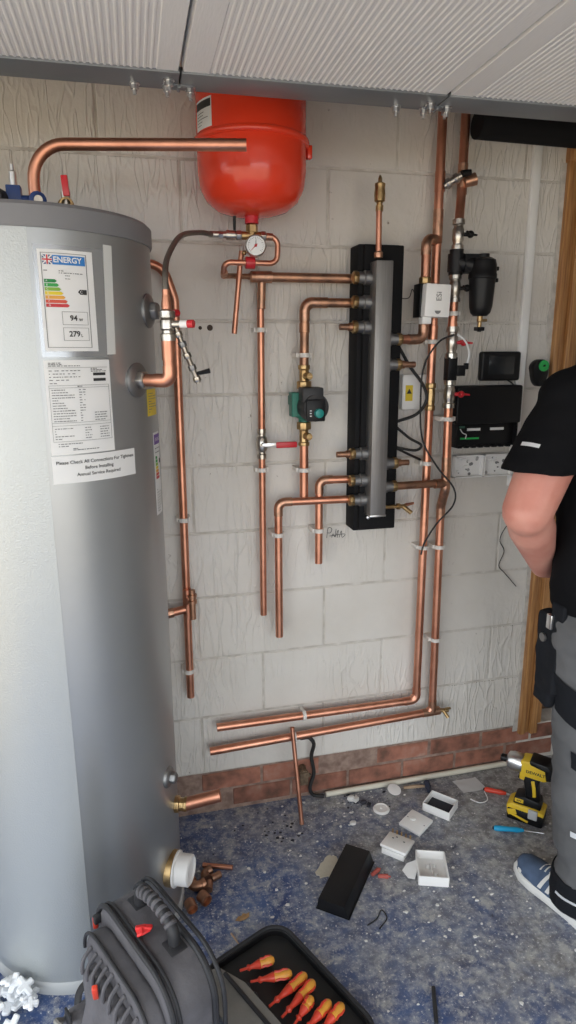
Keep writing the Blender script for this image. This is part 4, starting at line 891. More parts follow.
tag(finish('dry_leaf', MB().prism([(-.024, 0), (-.012, .009), (-.002, .008), (.004, .014), (.014, .008), (.024, .01), (.018, -.004), (.006, -.008), (-.010, -.008)], (.247, 1.604, .004), (.98, .1, .1), (-.1, .98, .1), (0, 0, .001)), leafm), 'dry brown leaf on the floor near the bag', 'leaf')
tag(finish('wood_sliver', MB().tube([(.205, 1.56, .003), (.228, 1.50, .004)], [.003, .0015], 6), mat('raw_wood', (.42, .30, .2), .8)), 'thin wood sliver near the open bag flap', 'wood')
tag(finish('dark_pen', MB().tube([(.70, 1.262, .006), (.664, 1.17, .006)], .0055, 10), darkgrey), 'dark pen lying near the photo bottom edge', 'pen')
# copper fittings by the cylinder cap
def fit_elbow(label, p, ang, r=.0155, L=.035, m=copper_old):
    u = V((cos(ang), sin(ang), 0)); w = V((-sin(ang), cos(ang), 0)); p = V((p[0], p[1], r+.001))
    t = thing('copper_fitting', (p.x, p.y, 0), label, 'pipe fitting', 'copper fittings beside the cylinder cap')
    finish('bend', MB().tube(fillet([p+u*L, p, p+w*L], .02), r, 16, True), m, t)
    for q, dd in ((p+u*L, u), (p+w*L, w)): finish('socket_end', MB().lathe([(r+.001, -.014), (r+.0022, -.012), (r+.0022, 0), (r-.002, 0), (r-.002, -.012), (0, -.012)], q, dd, 16), m, t)
def fit_sleeve(label, p, d, r=.0165, L=.032, m=copper_old, z=None):
    p = V((p[0], p[1], z or r+.0015)); d = V(d).normalized()
    return tag(finish('copper_fitting', MB().lathe([(r-.002, -L/2), (r, -L/2), (r+.0012, -L*.3), (r, 0), (r+.0012, L*.3), (r, L/2), (r-.002, L/2), (r-.002, .002), (0, .002)], p, d, 18), m), label, 'pipe fitting', 'copper fittings beside the cylinder cap')
fit_sleeve('open copper coupling lying nearest the bag in the fittings pile', (.10, 1.672), (.25, -.95, 0))
fit_sleeve('open copper coupling lying second nearest the bag in the fittings pile', (.142, 1.690), (.5, -.85, 0), .0175)
fit_elbow('copper elbow just below the white cylinder cap', (.118, 1.74), .3)
fit_elbow('copper elbow between the couplings and pipe offcut', (.150, 1.795), -1.2, .0125, .03)
fit_sleeve('copper coupling tucked behind the couplings near the cylinder base', (.162, 1.738), (.2, 1, 0), .0125)
fit_sleeve('small copper reducer beside the pipe offcut', (.19, 1.775), (1, .4, 0), .011)
tag(finish('copper_offcut', MB().tube([(.155, 1.835, .01), (.248, 1.80, .01)], .0078, 12), copper), 'short copper pipe offcut on top of the fittings pile', 'pipe')
# polystyrene heap
rr = random.Random(11)
def foam_piece(c, s):
    q = M.Rotation(rr.uniform(0, 6.28), 3, 'Z') @ M.Rotation(rr.uniform(-.6, .6), 3, 'X')
    mb = MB(); w, h, t = s*rr.uniform(.8, 1.1), s*rr.uniform(.8, 1.2), s*rr.uniform(.35, .45)
    poly = [(-w, -h*.3), (-w*.35, -h*.3), (-w*.35, -h), (w*.25, -h), (w*.3, -h*.35), (w, -h*.3), (w, h*.3), (w*.35, h*.3), (w*.3, h), (-w*.4, h*.95), (-w*.35, h*.3), (-w, h*.35)]
    mb.prism(poly, (0, 0, -t/2), (1, 0, 0), (0, 1, 0), (0, 0, t)); mb.v = [q @ v+V(c) for v in mb.v]
    mn = min(v.z for v in mb.v)
    if mn < .001: mb.v = [v+V((0, 0, .001-mn)) for v in mb.v]
    tag(finish('packing_piece', mb, foam, None, s*.12, 1), 'white polystyrene packing piece heaped against the cylinder base', 'packing', 'polystyrene packing pieces by the cylinder base')
for k in range(24):
    x, y = rr.uniform(-.45, -.31), rr.uniform(1.39, 1.54)
    if (x-CX)**2+(y-CY)**2 < (CR+.035)**2: a_ = math.atan2(y-CY, x-CX); x, y = CX+(CR+.04)*cos(a_), CY+(CR+.04)*sin(a_)
    foam_piece((x, y, .015+.05*(k % 3)/2), rr.uniform(.022, .031))
# drill driver
def drill():
    t = thing('impact_driver', (1.318, 1.79, 0), 'yellow and black cordless impact driver standing on its battery', 'drill')
    RZ = rotz(pi-.78); O = V((1.322, 1.782, 0))       # local +x is the nose direction
    def T(mb, s=1.06): mb.v = [O+RZ @ V((v.x*s, v.y*s, v.z*s)) for v in mb.v]; return mb
    def P(name, mb, m, b=.003, bs=2, par=t): return finish(name, T(mb), m, par, b, bs)
    bt = P('battery', MB().box((.003, 0, .026), (.118, .074, .046)), blackp, .008)
    P('battery_top', MB().prism([(-.055, .040), (.062, .036), (.066, .052), (.05, .066), (-.03, .066), (-.058, .056)], (0, -.034, 0), (1, 0, 0), (0, 0, 1), (0, .068, 0)), yellow, .005)
    P('battery_latch', MB().box((-.022, .036, .047), (.03, .008, .035)), mat('silver_plastic', (.5, .5, .5), .4), .003)
    P('battery_trim', MB().box((.02, .0375, .022), (.06, .003, .008), M.Rotation(R(-14), 3, 'Y')).box((.045, .037, .036), (.03, .003, .02), M.Rotation(R(20), 3, 'Y')), yellow, .001)
    P('foot', MB().prism([(-.045, .062), (.046, .062), (.042, .09), (.01, .098), (-.04, .092)], (0, -.028, 0), (1, 0, 0), (0, 0, 1), (0, .056, 0)), blackp, .006)
    P('rating_badge', MB().box((.026, .0285, .080), (.028, .002, .014)), yellow, .001)
    P('handle', MB().prism([(-.036, .085), (.008, .088), (.020, .155), (.016, .175), (-.034, .175), (-.028, .14)], (0, -.020, 0), (1, 0, 0), (0, 0, 1), (0, .040, 0)), blackp, .008)
    P('handle_inlay', MB().prism([(-.026, .105), (-.014, .10), (-.010, .135), (-.004, .160), (-.016, .165), (-.022, .138)], (0, -.0215, 0), (1, 0, 0), (0, 0, 1), (0, .043, 0)), yellow, .003)
    P('trigger', MB().prism([(.016, .148), (.040, .152), (.036, .172), (.02, .176)], (0, -.010, 0), (1, 0, 0), (0, 0, 1), (0, .020, 0)), blackp, .003)
    P('trigger_guard', MB().prism([(.006, .150), (.034, .154), (.034, .182), (.006, .182)], (0, -.016, 0), (1, 0, 0), (0, 0, 1), (0, .032, 0)), yellow, .003)
    P('motor_housing', MB().prism([(-.066, .182), (-.045, .172), (.03, .174), (.034, .232), (-.01, .238), (-.058, .232), (-.070, .21)], (0, -.030, 0), (1, 0, 0), (0, 0, 1), (0, .060, 0)), yellow, .010)
    P('motor_cap', MB().prism([(-.074, .186), (-.050, .18), (-.044, .214), (.004, .224), (.004, .241), (-.055, .237), (-.076, .214)], (0, -.0315, 0), (1, 0, 0), (0, 0, 1), (0, .063, 0)), blackp, .006)
    P('gear_case', MB().lathe([(.030, .028), (.031, .034), (.031, .060), (.027, .074), (.017, .080), (.013, .081)], (0, 0, .206), (1, 0, 0), 28), steel, 0)
    P('chuck', MB().lathe([(.011, .078), (.0125, .082), (.0125, .098), (.009, .101), (.004, .101)], (0, 0, .206), (1, 0, 0), 18), blackp, 0)
    f = lambda a, b: O+RZ @ (1.06*V((-.018-a, .0305, .198+b)))
    P_ = text_mb('DEWALT', .015, f, .0004); finish('lettering', P_, ink, t, smooth=0)
    f2 = lambda a, b: O+RZ @ (1.06*V((.026-a, .0298, .080+b)))
    finish('lettering', text_mb('20V', .010, f2, .0003), ink, t, smooth=0)
drill()

# ------------------------------------------------------------------ tool backpack
BU, BV = V((.45, -.89, 0)).normalized(), V((.89, .45, 0)).normalized()
BO = V((-.020, 1.178, 0)); BH, BW, BD = .46, .33, .19
bag = thing('tool_backpack', BO, 'charcoal tool backpack standing open in front of the cylinder', 'backpack')
def arch(w, h, r, n=10, z0=.012):
    p = [(-w/2+.02, z0), (w/2-.02, z0), (w/2, z0+.02)]
    p += [(w/2-r+r*cos(R(a)), h-r+r*sin(R(a))) for a in [90*k/n for k in range(n+1)]]
    p += [(-w/2+r-r*sin(R(a)), h-r+r*cos(R(a))) for a in [90*k/n for k in range(n+1)]]
    return p+[(-w/2, z0+.02)]
def bagpart(name, poly, d0, d1, m, b=.012, par=bag, fold=0):
    return finish(name, MB().prism(poly, BO+BV*d0, BU, (0, 0, 1), BV*(d1-d0)), m, par, b, 3)
LEAN = M.Translation(BO) @ M.Rotation(R(-6), 4, BU) @ M.Translation(-BO)
bagpart('main_body', arch(BW, BH, .08), -.045, .058, bagcloth, .018)
bagpart('front_pocket', arch(BW-.03, BH-.035, .075), -.085, -.04, bagcloth, .02)
bagpart('lower_pocket', arch(BW-.04, BH*.55, .05), -.155, -.08, bagcloth, .02)
bagpart('upper_pocket', arch(BW-.10, BH*.80, .05), -.112, -.075, bagcloth, .018)
def ring(w, h, r, d, rad_, m, name='zip_piping', par=bag):
    q = [BO+BV*d+BU*a+V((0, 0, b)) for a, b in arch(w, h, r)]; q = q[2:-1]
    return finish(name, MB().tube(q, rad_, 8), m, par)
ring(BW+.006, BH+.003, .082, -.041, .006, bagblack); ring(BW+.006, BH+.003, .082, -.028, .004, bagblack, 'zip_track'); ring(BW+.006, BH+.003, .082, .052, .007, bagblack); ring(BW-.026, BH-.032, .077, -.083, .004, bagblack)
ring(BW+.02, BH+.008, .09, .070, .005, bagblack, 'open_zip_edge')
bagpart('inner_lining', arch(BW-.015, BH-.010, .075), .056, .064, flesh_lining, .004)
# top handle
ht = BH
hp = [BO+BU*-.075+BV*.02+V((0, 0, ht-.008)), BO+BU*-.068+BV*.02+V((0, 0, ht+.035)), BO+BU*-.01+BV*.022+V((0, 0, ht+.052)), BO+BU*.055+BV*.024+V((0, 0, ht+.036)), BO+BU*.064+BV*.024+V((0, 0, ht-.008))]
finish('handle', MB().tube(smooth_path(hp, 6), .0125, 12), bagblack, bag)
gp = smooth_path(hp, 12)
for k in range(14, 36, 3): finish('grip_ridge', MB().lathe([(.0120, -.005), (.0145, -.003), (.0145, .003), (.0120, .005)], gp[k], gp[k+1]-gp[k], 12), bagcloth, bag)
for s in (-.082, .068): finish('handle_mount', MB().box(BO+BU*s+BV*.022+V((0, 0, ht-.004)), (.045, .04, .012), M((BU, BV, V((0, 0, 1)))).transposed()), bagblack, bag, .004)
finish('handle_strap', MB().box(BO+BU*.105+BV*.024+V((0, 0, ht-.018)), (.09, .03, .010), M((BU, BV, V((0, 0, 1)))).transposed() @ M.Rotation(R(24), 3, 'Y')), bagblack, bag, .003)
def redtag(p, s, seed):
    g = random.Random(seed); mb = MB()
    for k in range(5): mb.box(V(p)+V((g.uniform(-.4, .4)*s, g.uniform(-.4, .4)*s, g.uniform(0, .5)*s)), (s*1.1, s*.7, s*.3), M.Rotation(g.uniform(0, 6), 3, 'Z') @ M.Rotation(g.uniform(-.8, .8), 3, 'X'))
    return finish('red_tag', mb, mat('red_ribbon', (.72, .03, .03), .5), bag, .002, 1)
redtag(BO+BU*.0-BV*.012+V((0, 0, ht+.006)), .020, 3)
finish('zip_pull', MB().box(BO+BU*-.02-BV*.118+V((0, 0, BH*.80)), (.012, .012, .045), M.Rotation(R(20), 3, 'X')), redh, bag, .003)
finish('zip_pull', MB().box(BO+BU*-.158-BV*.052+V((0, 0, BH*.855)), (.012, .012, .03)), redh, bag, .003)
finish('buckle', MB().box(BO+BU*-.148-BV*.050+V((0, 0, BH*.89)), (.02, .014, .02), rotz(.5)), bagblack, bag, .003)
# front straps and webbing
for s in (-.10, .0, .10): finish('webbing_strap', MB().box(BO+BU*s-BV*.152+V((0, 0, .15)), (.028, .006, .24), M((BU, BV, V((0, 0, 1)))).transposed()), bagblack, bag, .002)
finish('pocket_flap', MB().box(BO+BU*.03-BV*.122+V((0, 0, BH*.60)), (.20, .020, .13), M((BU, BV, V((0, 0, 1)))).transposed() @ M.Rotation(R(-16), 3, 'X')), bagcloth, bag, .008)
for k in range(9):                                # gathered pleats along the front pocket
    a_ = -.105+.026*k
    finish('pleat', MB().tube(smooth_path([BO+BU*a_-BV*.086+V((0, 0, BH*.885-abs(a_)*.16)), BO+BU*(a_+.004)-BV*.108+V((0, 0, BH*.85-abs(a_)*.16)), BO+BU*(a_+.006)-BV*.114+V((0, 0, BH*.78-abs(a_)*.16))], 4), [.0045]*8+[.002], 7), bagcloth, bag)
for s_, e_ in ((-.145, -.06), (.15, .06)):        # side compression straps across the front corner
    finish('side_strap', MB().tube(fillet([BO+BU*s_-BV*.03+V((0, 0, BH*.62)), BO+BU*s_-BV*.11+V((0, 0, BH*.55)), BO+BU*e_-BV*.16+V((0, 0, BH*.40))], .03), .010, 8, sq=.35), bagblack, bag)
finish('name_patch', MB().box(BO+BU*.125-BV*.135+V((0, 0, BH*.50)), (.04, .006, .06), M((BU, BV, V((0, 0, 1)))).transposed()), baggrey, bag, .002)
finish('tool_loop', MB().tube(smooth_path([BO+BU*-.13-BV*.155+V((0, 0, .22)), BO+BU*-.11-BV*.175+V((0, 0, .25)), BO+BU*-.08-BV*.155+V((0, 0, .22)), BO+BU*-.075-BV*.155+V((0, 0, .12))], 6), .006, 8), baggrey, bag)
finish('rivet', MB().ball(BO+BU*-.105-BV*.173+V((0, 0, .245)), .006, 10), steel, bag)
finish('rivet', MB().ball(BO+BU*.145-BV*.015+V((0, 0, ht-.04)), .005, 10), bagblack, bag)
# opened flap on the floor
FU = V((.42, -.907, 0)).normalized(); FV = V((.907, .42, 0)).normalized(); FO = V((.308, 1.295, 0))
flap = thing('backpack_flap', FO, 'open black lined backpack flap lying on the floor holding screwdrivers', 'tool tray')
def rr_poly(l, w, r, n=6):
    p = []
    for cx_, cy_, a0 in ((l/2-r, w/2-r, 0), (-l/2+r, w/2-r, 90), (-l/2+r, -w/2+r, 180), (l/2-r, -w/2+r, 270)):
        p += [(cx_+r*cos(R(a0+90*k/n)), cy_+r*sin(R(a0+90*k/n))) for k in range(n+1)]
    return p
FL, FWd = .42, .27
finish('panel', MB().prism(rr_poly(FL, FWd, .06), FO+V((0, 0, .004)), FU, FV, (0, 0, .012)), blackr, flap, .003)
po_ = rr_poly(FL, FWd, .06); pi_ = rr_poly(FL-.02, FWd-.02, .052); nn = len(po_); HW = .035
vsr = [FO+FU*a+FV*b+V((0, 0, .006)) for a, b in po_]+[FO+FU*a+FV*b+V((0, 0, HW)) for a, b in po_]+[FO+FU*a+FV*b+V((0, 0, HW)) for a, b in pi_]+[FO+FU*a+FV*b+V((0, 0, .015)) for a, b in pi_]
fsr = []
for k in range(nn):
    for e in range(3): fsr.append((e*nn+k, e*nn+(k+1) % nn, (e+1)*nn+(k+1) % nn, (e+1)*nn+k))
finish('raised_wall', MB().add(vsr, fsr), blackp, flap, .002, 1)
finish('rim_piping', MB().tube([FO+FU*a+FV*b+V((0, 0, HW)) for a, b in po_+po_[:1]], .0055, 8), bagblack, flap)
finish('hinge_cloth', MB().prism([(-.20, -.16), (.21, -.16), (.21, -.045), (-.10, -.06), (-.18, -.09)], FO+V((0, 0, .040)), FU, FV, (0, 0, .012)), baggrey, flap, .004)
finish('hinge_zip', MB().tube([FO+FU*-.15+FV*-.09+V((0, 0, .055)), FO+FU*.2+FV*-.075+V((0, 0, .055))], .006, 8), bagblack, flap)
for k in range(8): finish('elastic_loop', MB().tube(smooth_path([FO+FU*(-.12+.036*k)+FV*-.05+V((0, 0, .016)), FO+FU*(-.105+.036*k)+FV*-.05+V((0, 0, .034)), FO+FU*(-.09+.036*k)+FV*-.05+V((0, 0, .016))], 5), .004, 6), bagblack, flap)
finish('strap_end', MB().tube(smooth_path([FO+FU*-.2+FV*-.12+V((0, 0, .05)), FO+FU*-.235+FV*-.115+V((0, 0, .05)), FO+FU*-.27+FV*-.10+V((0, 0, .02))], 6), .005, 8), bagblack, flap)
ordn = ['first', 'second', 'third', 'fourth', 'fifth', 'sixth', 'seventh']
butt = [(.302, 1.419), (.339, 1.367), (.375, 1.355), (.390, 1.331), (.373, 1.290), (.415, 1.268), (.444, 1.253)]
tip = [(.226, 1.415), (.248, 1.374), (.279, 1.306), (.303, 1.273), (.324, 1.247), (.343, 1.222), (.375, 1.208)]
for i, (p, q) in enumerate(zip(butt, tip)):
    p, q = V((*p, .036)), V((*q, .031)); d = q-p; L = d.length; d.normalize(); r = .0125
    t = thing('insulated_screwdriver', (p.x, p.y, .016), 'orange and red insulated screwdriver, %s from the far end of the open flap' % ordn[i], 'screwdriver', 'insulated screwdrivers in the flap')
    finish('handle', MB().lathe([(r*.5, 0), (r*.95, .006), (r*1.05, .02), (r*.8, L*.38), (r*.95, L*.5), (r*.75, L*.56)], p, d, 12), orange, t)
    finish('collar', MB().lathe([(r*.8, L*.48), (r*1.0, L*.54), (r*.62, L*.74), (r*.45, L*.86), (r*.7, L*.94), (r*.4, L)], p, d, 12), redh, t)
    for a in (0, 2.09, 4.19):
        x_, y_, z_ = frame_of(d); u = x_*cos(a)+y_*sin(a)
        finish('grip_stripe', MB().tube([p+d*.010+u*r*.8, p+d*.022+u*r*.96, p+d*L*.36+u*r*.74, p+d*L*.5+u*r*.86], .0042, 6), redh, t)
    finish('shaft', MB().tube([p+d*L, p+d*(L+.02)], .0035, 8), redh, t)

# ------------------------------------------------------------------ loose crumbs on the floor
def crumbs(name, n, m, areas, smin, smax, seed):
    g = random.Random(seed); mb = MB()
    for k in range(n):
        cx_, cy_, sx_, sy_ = g.choice(areas); x = g.gauss(cx_, sx_); y = min(g.gauss(cy_, sy_), YW-.035); s = smin+(smax-smin)*g.random()**3
        if (x-CX)**2+(y-CY)**2 < (CR+.03)**2 or x > 2.2: continue
        a = g.uniform(0, 6.28); q = [(s*g.uniform(.5, 1)*cos(a+t), s*g.uniform(.3, .8)*sin(a+t)) for t in (0, 1.2, 2.5, 3.7, 5)]
        h = s*g.uniform(.15, .5); mb.prism(q, (x, y, .0003), (1, 0, g.uniform(-.08, .08)), (0, 1, g.uniform(-.08, .08)), (0, 0, h))
    o = finish(name, mb, m, smooth=0); o['kind'] = 'stuff'; return o
o = crumbs('plaster_crumbs', 420, debris, [(.85, 1.75, .25, .2), (1.05, 1.6, .2, .2), (.9, 1.45, .25, .12), (.5, 1.9, .2, .1), (.6, 1.55, .25, .2), (.75, 2.0, .1, .04)], .0015, .0085, 4)
tag(o, 'white plaster crumbs scattered over the blue floor', 'debris')
o = crumbs('dark_crumbs', 120, darkdeb, [(.42, 1.98, .1, .06), (.75, 2.02, .05, .03), (.45, 1.92, .06, .03)], .002, .009, 5)
tag(o, 'dark crumbs scattered near the brick plinth', 'debris')
tag(finish('plaster_chunk', MB().ball((.735, 2.028, .012), .015, 8, (1.1, .8, .8)).box((.752, 2.02, .01), (.02, .014, .014), rotz(.6)), debris), 'white plaster chunk near the conduit left end', 'plaster')
tag(finish('dark_chunk', MB().ball((.775, 2.0, .009), .012, 8, (1.2, .8, .7)).box((.79, 1.985, .006), (.018, .012, .01), rotz(.9)), darkdeb), 'dark lump on the floor beside the plaster chunk', 'debris')
tag(finish('plaster_chunk', MB().ball((.70, 1.905, .008), .013, 7, (1.1, .8, .6)), debris), 'white plaster chunk midway between black cover and wall', 'plaster')

# ------------------------------------------------------------------ worker
def worker():
    P0 = V((1.245, 1.38, 0))
    t = thing('person', P0, 'worker in black t-shirt and grey work trousers, back turned, arm bent', 'person')
    A = lambda x, y, z: V((P0.x+x, P0.y+y, z))       # +y is where he faces
    def stack(mb, secs, seg=28):
        vs = []; fs = []
        for (c, rx, ry) in secs:
            for k in range(seg): a = 2*pi*k/seg; vs.append(c+V((rx*cos(a), ry*sin(a), 0)))
        n = len(secs)
        for i in range(n-1):
            for k in range(seg): fs.append((i*seg+k, i*seg+(k+1) % seg, (i+1)*seg+(k+1) % seg, (i+1)*seg+k))
        return mb.add(vs, fs+[tuple(range(seg-1, -1, -1)), tuple(range((n-1)*seg, n*seg))])
    def limb(mb, pts, rs, seg=16):
        mb.tube(pts, rs, seg)
        for p, r in zip(pts, rs): mb.ball(p, r*.985, 14)
        return mb
    shL, elL, wrL, hnL = A(-.205, .0, 1.535), A(-.33, -.04, 1.275), A(-.135, .15, 1.06), A(-.055, .205, 1.05)
    shR, elR, wrR, hnR = A(.205, .0, 1.535), A(.325, -.03, 1.275), A(.16, .16, 1.10), A(.085, .215, 1.09)
    hipL, knL, anL = A(-.085, -.01, .93), A(-.055, .0, .50), A(-.030, -.03, .09)
    hipR, knR, anR = A(.09, -.01, .93), A(.12, .03, .50), A(.14, -.01, .09)
    b = MB()
    stack(b, [(A(0, 0, .86), .155, .105), (A(0, 0, .95), .165, .115), (A(0, 0, 1.08), .155, .11), (A(0, .005, 1.22), .165, .115), (A(0, .01, 1.38), .185, .12), (A(0, .005, 1.50), .18, .105), (A(0, -.005, 1.57), .11, .08), (A(0, 0, 1.61), .06, .06)])
    limb(b, [A(0, -.005, 1.57), A(0, .02, 1.69)], [.062, .058])
    # head: skull, jaw, nose, ears
    b.ball(A(0, .035, 1.810), .098, 24, (.80, 1.0, 1.12)); b.ball(A(0, .075, 1.750), .062, 18, (.88, .95, .95)); b.ball(A(0, .135, 1.785), .016, 10, (.8, 1.1, 1.3)); b.ball(A(0, .115, 1.707), .022, 10)
    for s in (-1, 1): b.ball(A(s*.080, .03, 1.790), .03, 12, (.35, .7, 1.1)); b.ball(A(s*.034, .118, 1.817), .016, 10, (1.2, .7, .7))
    b.ball(A(0, .124, 1.743), .017, 10, (1.5, .6, .5))
    for sh_, el_, wr_, hn_ in ((shL, elL, wrL, hnL), (shR, elR, wrR, hnR)):
        fa = wr_-el_
        limb(b, [A(0, -.005, 1.55), sh_+V((0, 0, -.01))], [.06, .06])
        limb(b, [sh_+V((0, 0, -.01)), sh_.lerp(el_, .5), el_, el_+fa*.25, el_+fa*.6, wr_], [.068, .068, .060, .058, .046, .033])
        d = (hn_-wr_).normalized(); side = d.cross(V((0, 0, 1))).normalized(); upv = side.cross(d).normalized()
        pc = wr_+d*.05
        limb(b, [wr_, pc+upv*.012, pc+d*.035+upv*.016], [.029, .026, .022]); limb(b, [wr_, pc-upv*.018, pc+d*.035-upv*.022], [.027, .024, .019])
        inw = side if side.y > 0 else -side
        for k, (o_, L) in enumerate(((.030, .075), (.010, .085), (-.011, .078), (-.030, .062))):
            f0 = pc+d*.042+upv*o_; f1 = f0+d*L*.45-inw*.006; f2 = f1+d*L*.25-inw*.024; f3 = f2+d*L*.08-inw*.026
            limb(b, [f0, f1, f2, f3], [.0105, .0098, .0092, .008], 10)
        t0 = wr_+d*.03+upv*.025; t1 = t0+d*.03+upv*.022-inw*.01; t2 = t1+d*.03+upv*.006-inw*.012
        limb(b, [t0, t1, t2], [.0125, .0115, .0095], 10)
    for h_, k_, a_ in ((hipL, knL, anL), (hipR, knR, anR)):
        limb(b, [h_, h_.lerp(k_, .5), k_, k_.lerp(a_, .35)+V((0, -.012, 0)), a_], [.088, .074, .056, .054, .04])
        limb(b, [a_+V((0, 0, -.03)), a_+V((-.005, .08, -.05))], [.038, .03])
    body = finish('body', remeshed(b, .0065, 5), skin, t, smooth=180); body['label'] = 'bare skin of arms, neck and head'
    for s in (-1, 1):
        e_ = finish('eye', MB().ball(A(s*.034, .122, 1.813), .0125, 12), paper, body); finish('iris', MB().ball(A(s*.034, .131, 1.813), .0055, 10), ink, body)
    hr = MB(); hr.ball(A(0, .020, 1.812), .102, 24, (.84, .98, 1.05)); hr.ball(A(0, -.03, 1.775), .07, 18, (.95, .7, 1))
    finish('hair', remeshed(hr, .008, 3, .004, 40), hair_m, t, smooth=180)
    # t-shirt
    s_ = MB()
    stack(s_, [(A(0, 0, .985), .185, .140), (A(0, 0, 1.05), .192, .143), (A(0, 0, 1.18), .192, .142), (A(0, .005, 1.34), .206, .146), (A(0, .008, 1.45), .212, .136), (A(0, 0, 1.54), .195, .112), (A(0, -.005, 1.605), .12, .088), (A(0, .0, 1.635), .074, .07)])
    for sh_, el_ in ((shL, elL), (shR, elR)):
        dd = (el_-sh_)
        s_.tube([A(0, -.005, 1.565), A(0, -.005, 1.565).lerp(sh_, .55)+V((0, 0, .008)), sh_+V((0, 0, -.004))], [.084, .084, .080], 20); s_.ball(sh_+V((0, 0, -.004)), .081, 20); stack(s_, [(sh_+dd*f_+V((0, 0, 0)), rx_, ry_) for f_, rx_, ry_ in ((.0, .078, .076), (.18, .086, .084), (.38, .096, .09), (.62, .106, .095))])
    shm = remeshed(s_, .008, 4, .006, 11, 3)
    shirt = finish('t_shirt', shm, shirt_m, t, smooth=180)
    bvh = BVHTree.FromPolygons([tuple(q) for q in shm.v], shm.f)
    # silver strip above the left cuff
    vs = []; n = 10; fs = []
    dd = (elL-shL); bc = shL+dd*.52; axd = dd.normalized()
    for k in range(n+1):
        for w in (-.0048, .0048):
            a = R(-176+30*k/n); dirv = V((cos(a), sin(a), 0)); dirv = (dirv-axd*dirv.dot(axd)).normalized()
            hit = bvh.ray_cast(bc+axd*w+dirv*.25, -dirv)[0]; vs.append((hit if hit else bc+dirv*.08)+dirv*.0025)
    finish('reflective_strip', MB().add(vs, [(2*k, 2*k+2, 2*k+3, 2*k+1) for k in range(n)]), reflect, shirt, smooth=180)
    # trousers
    g = MB()
    stack(g, [(A(0, 0, .80), .17, .13), (A(0, 0, .90), .182, .135), (A(0, 0, 1.02), .172, .125)])
    for h_, k_, a_ in ((hipL, knL, anL), (hipR, knR, anR)):
        limb(g, [h_, h_.lerp(k_, .35), h_.lerp(k_, .75), k_, k_.lerp(a_, .5), a_+V((0, 0, .12))], [.108, .100, .086, .080, .082, .083], 20)
        g.tube([a_+V((0, 0, .12)), a_+V((0, .008, .035)), a_+V((0, .012, -.03))], [.083, .084, .078], 20)
    gm = remeshed(g, .008, 4, .009, 9, 8, 1.7)
    tr = finish('trousers', gm, trouser_m, t, smooth=180)
    bv2 = BVHTree.FromPolygons([tuple(q) for q in gm.v], gm.f)
    def wrap(name, c0, c1, a0, a1, m, off=.004, n=14, mm=6, slant=0):
        """patch wrapped on the trouser leg around the axis c0-c1"""
        vs = []; fs = []
        for i in range(mm+1):
            for k in range(n+1):
                f = k/n; p = c0.lerp(c1, min(1, max(0, i/mm)))+V((0, 0, slant*(f-.5))); a = R(a0+(a1-a0)*f); dv = V((cos(a), sin(a), 0))
                hit = bv2.ray_cast(p+dv*.3, -dv)[0]; vs.append((hit if hit else p+dv*.09)+dv*off)
        for i in range(mm):
            for k in range(n): q = i*(n+1)+k; fs.append((q, q+1, q+n+2, q+n+1))
        return finish(name, MB().add(vs, fs), m, tr, smooth=180)
    wrap('hem_band', anL+V((0, .01, -.02)), anL+V((0, .005, .085)), -180, 180, trouser_blk, .0035, 36)
    wrap('hem_band', anR+V((0, .01, -.02)), anR+V((0, .005, .085)), -180, 180, trouser_blk, .0035, 36)
    wrap('reflective_strip', anL+V((0, .01, .028)), anL+V((0, .008, .038)), -180, 0, reflect, .006, 24, 2)
    wrap('reflective_strip', knL.lerp(anL, .36), knL.lerp(anL, .40), -150, -95, reflect, .005, 10, 2)
    wrap('thigh_pocket', hipL.lerp(knL, .30), hipL.lerp(knL, .58), -185, -115, trouser_blk, .006, slant=-.05)
    wrap('knee_patch', hipL.lerp(knL, .80), hipL.lerp(knL, .93), -150, -80, trouser_blk, .005, slant=-.04)
    wrap('seat_patch', hipL.lerp(knL, .02), hipL.lerp(knL, .24), -120, -60, trouser_blk, .005)
    # hanging tool pocket on the left hip
    hpo = MB().box(A(-.168, .035, .86), (.04, .09, .22)).box(A(-.17, .045, .74), (.032, .07, .08), M.Rotation(R(8), 3, 'X')).box(A(-.18, .0, .985), (.02, .05, .05))
    hol = finish('holster_pocket', remeshed(hpo, .007, 4, .006, 14, 5), trouser_blk, t, smooth=180)
    finish('pocket_clip', MB().box(A(-.192, .02, .955), (.012, .02, .04)), steel, hol, .002)
    finish('pocket_clip', MB().lathe([(.012, -.003), (.012, .003)], A(-.192, .045, .90), (1, 0, 0), 12), zinc, hol)
    # trainers
    for s, a_, ang in ((-1, anL, R(13)), (1, anR, R(-12))):
        O = V((a_.x, a_.y+.02, 0)); Rr = rotz(ang); f = lambda x, y, z: O+Rr @ V((x, y, z))
        out = [(-.028, -.085), (.028, -.085), (.038, -.05), (.037, .0), (.040, .07), (.050, .13), (.048, .175), (.030, .212), (0, .222), (-.030, .212), (-.048, .175), (-.050, .13), (-.042, .07), (-.037, .0), (-.038, -.05)]
        sn = 'shoe'
        shoe = MB()
        def sec(y, w, h, z0=.03): return [f(w*cos(q), y, z0+max(0, sin(q))*h) for q in [pi*k/12 for k in range(13)]]
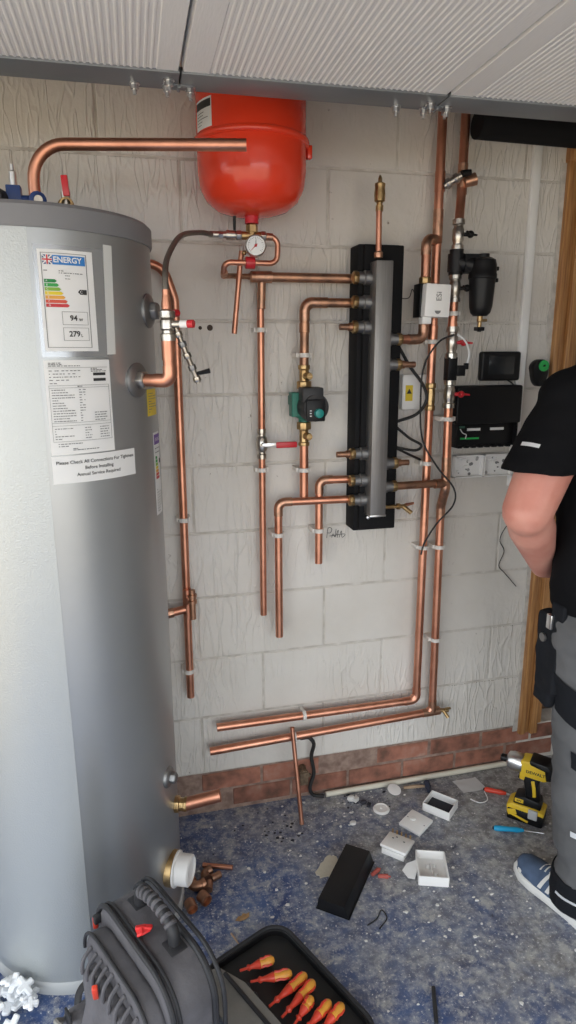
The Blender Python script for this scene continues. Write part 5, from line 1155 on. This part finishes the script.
        S = [(-.088, .020, .055), (-.080, .032, .075), (-.05, .038, .085), (0, .038, .085), (.04, .040, .085), (.08, .044, .072), (.12, .048, .055), (.16, .048, .045), (.195, .040, .038), (.213, .025, .028), (.22, .010, .015)]
        vs = []; fs = []
        for (y, w, h) in S: vs += sec(y, w, h)
        for i in range(len(S)-1):
            for k in range(12): fs.append((i*13+k, i*13+k+1, (i+1)*13+k+1, (i+1)*13+k))
            fs.append((i*13+12, i*13, (i+1)*13, (i+1)*13+12))
        fs += [tuple(range(12, -1, -1)), tuple(range((len(S)-1)*13, len(S)*13))]
        u = finish(sn, MB().add(vs, fs), shoeblue, t, smooth=50); u['label'] = 'blue trainer with white stripes and sole'
        finish('sole', MB().prism([(a*1.06, b*1.03) for a, b in out], f(0, 0, .001), Rr @ V((1, 0, 0)), Rr @ V((0, 1, 0)), (0, 0, .032)), shoewhite, u, .006)
        finish('toe_guard', MB().prism([(a*1.0, b) for a, b in out if b > .15], f(0, 0, .030), Rr @ V((1, 0, 0)), Rr @ V((0, 1, 0)), (0, 0, .012)), shoewhite, u, .004)
        for side in (-1, 1):
            for k in range(3):
                y0 = .045+.028*k; vs = []
                for q in range(7):
                    zz = q/6; th = R(8+58*zz)
                    for wdt in (-.0065, .0065):
                        yy = y0+wdt-.022*zz; i = max(j for j in range(len(S)-1) if S[j][0] <= yy); e = (yy-S[i][0])/(S[i+1][0]-S[i][0]); w = S[i][1]+(S[i+1][1]-S[i][1])*e; h = S[i][2]+(S[i+1][2]-S[i][2])*e
                        vs.append(f(side*(w*cos(th)+.002), yy, .03+h*sin(th)+.001))
                finish('stripe', MB().add(vs, [(2*q, 2*q+1, 2*q+3, 2*q+2) for q in range(6)]), shoewhite, u, smooth=180)
        for k in range(5): finish('lace', MB().tube(smooth_path([f(-.022, .05+.018*k, .106-.007*k), f(0, .052+.018*k, .117-.009*k), f(.022, .05+.018*k, .106-.007*k)], 4), .0035, 6), shoewhite, u)
    # something small held in the hands
    ph = tag(finish('held_phone', MB().box(A(.0, .245, 1.085), (.075, .010, .15), M.Rotation(R(-35), 3, 'X')), blackp, None, .003), 'dark phone held in the worker hands before his belly', 'phone')
worker()
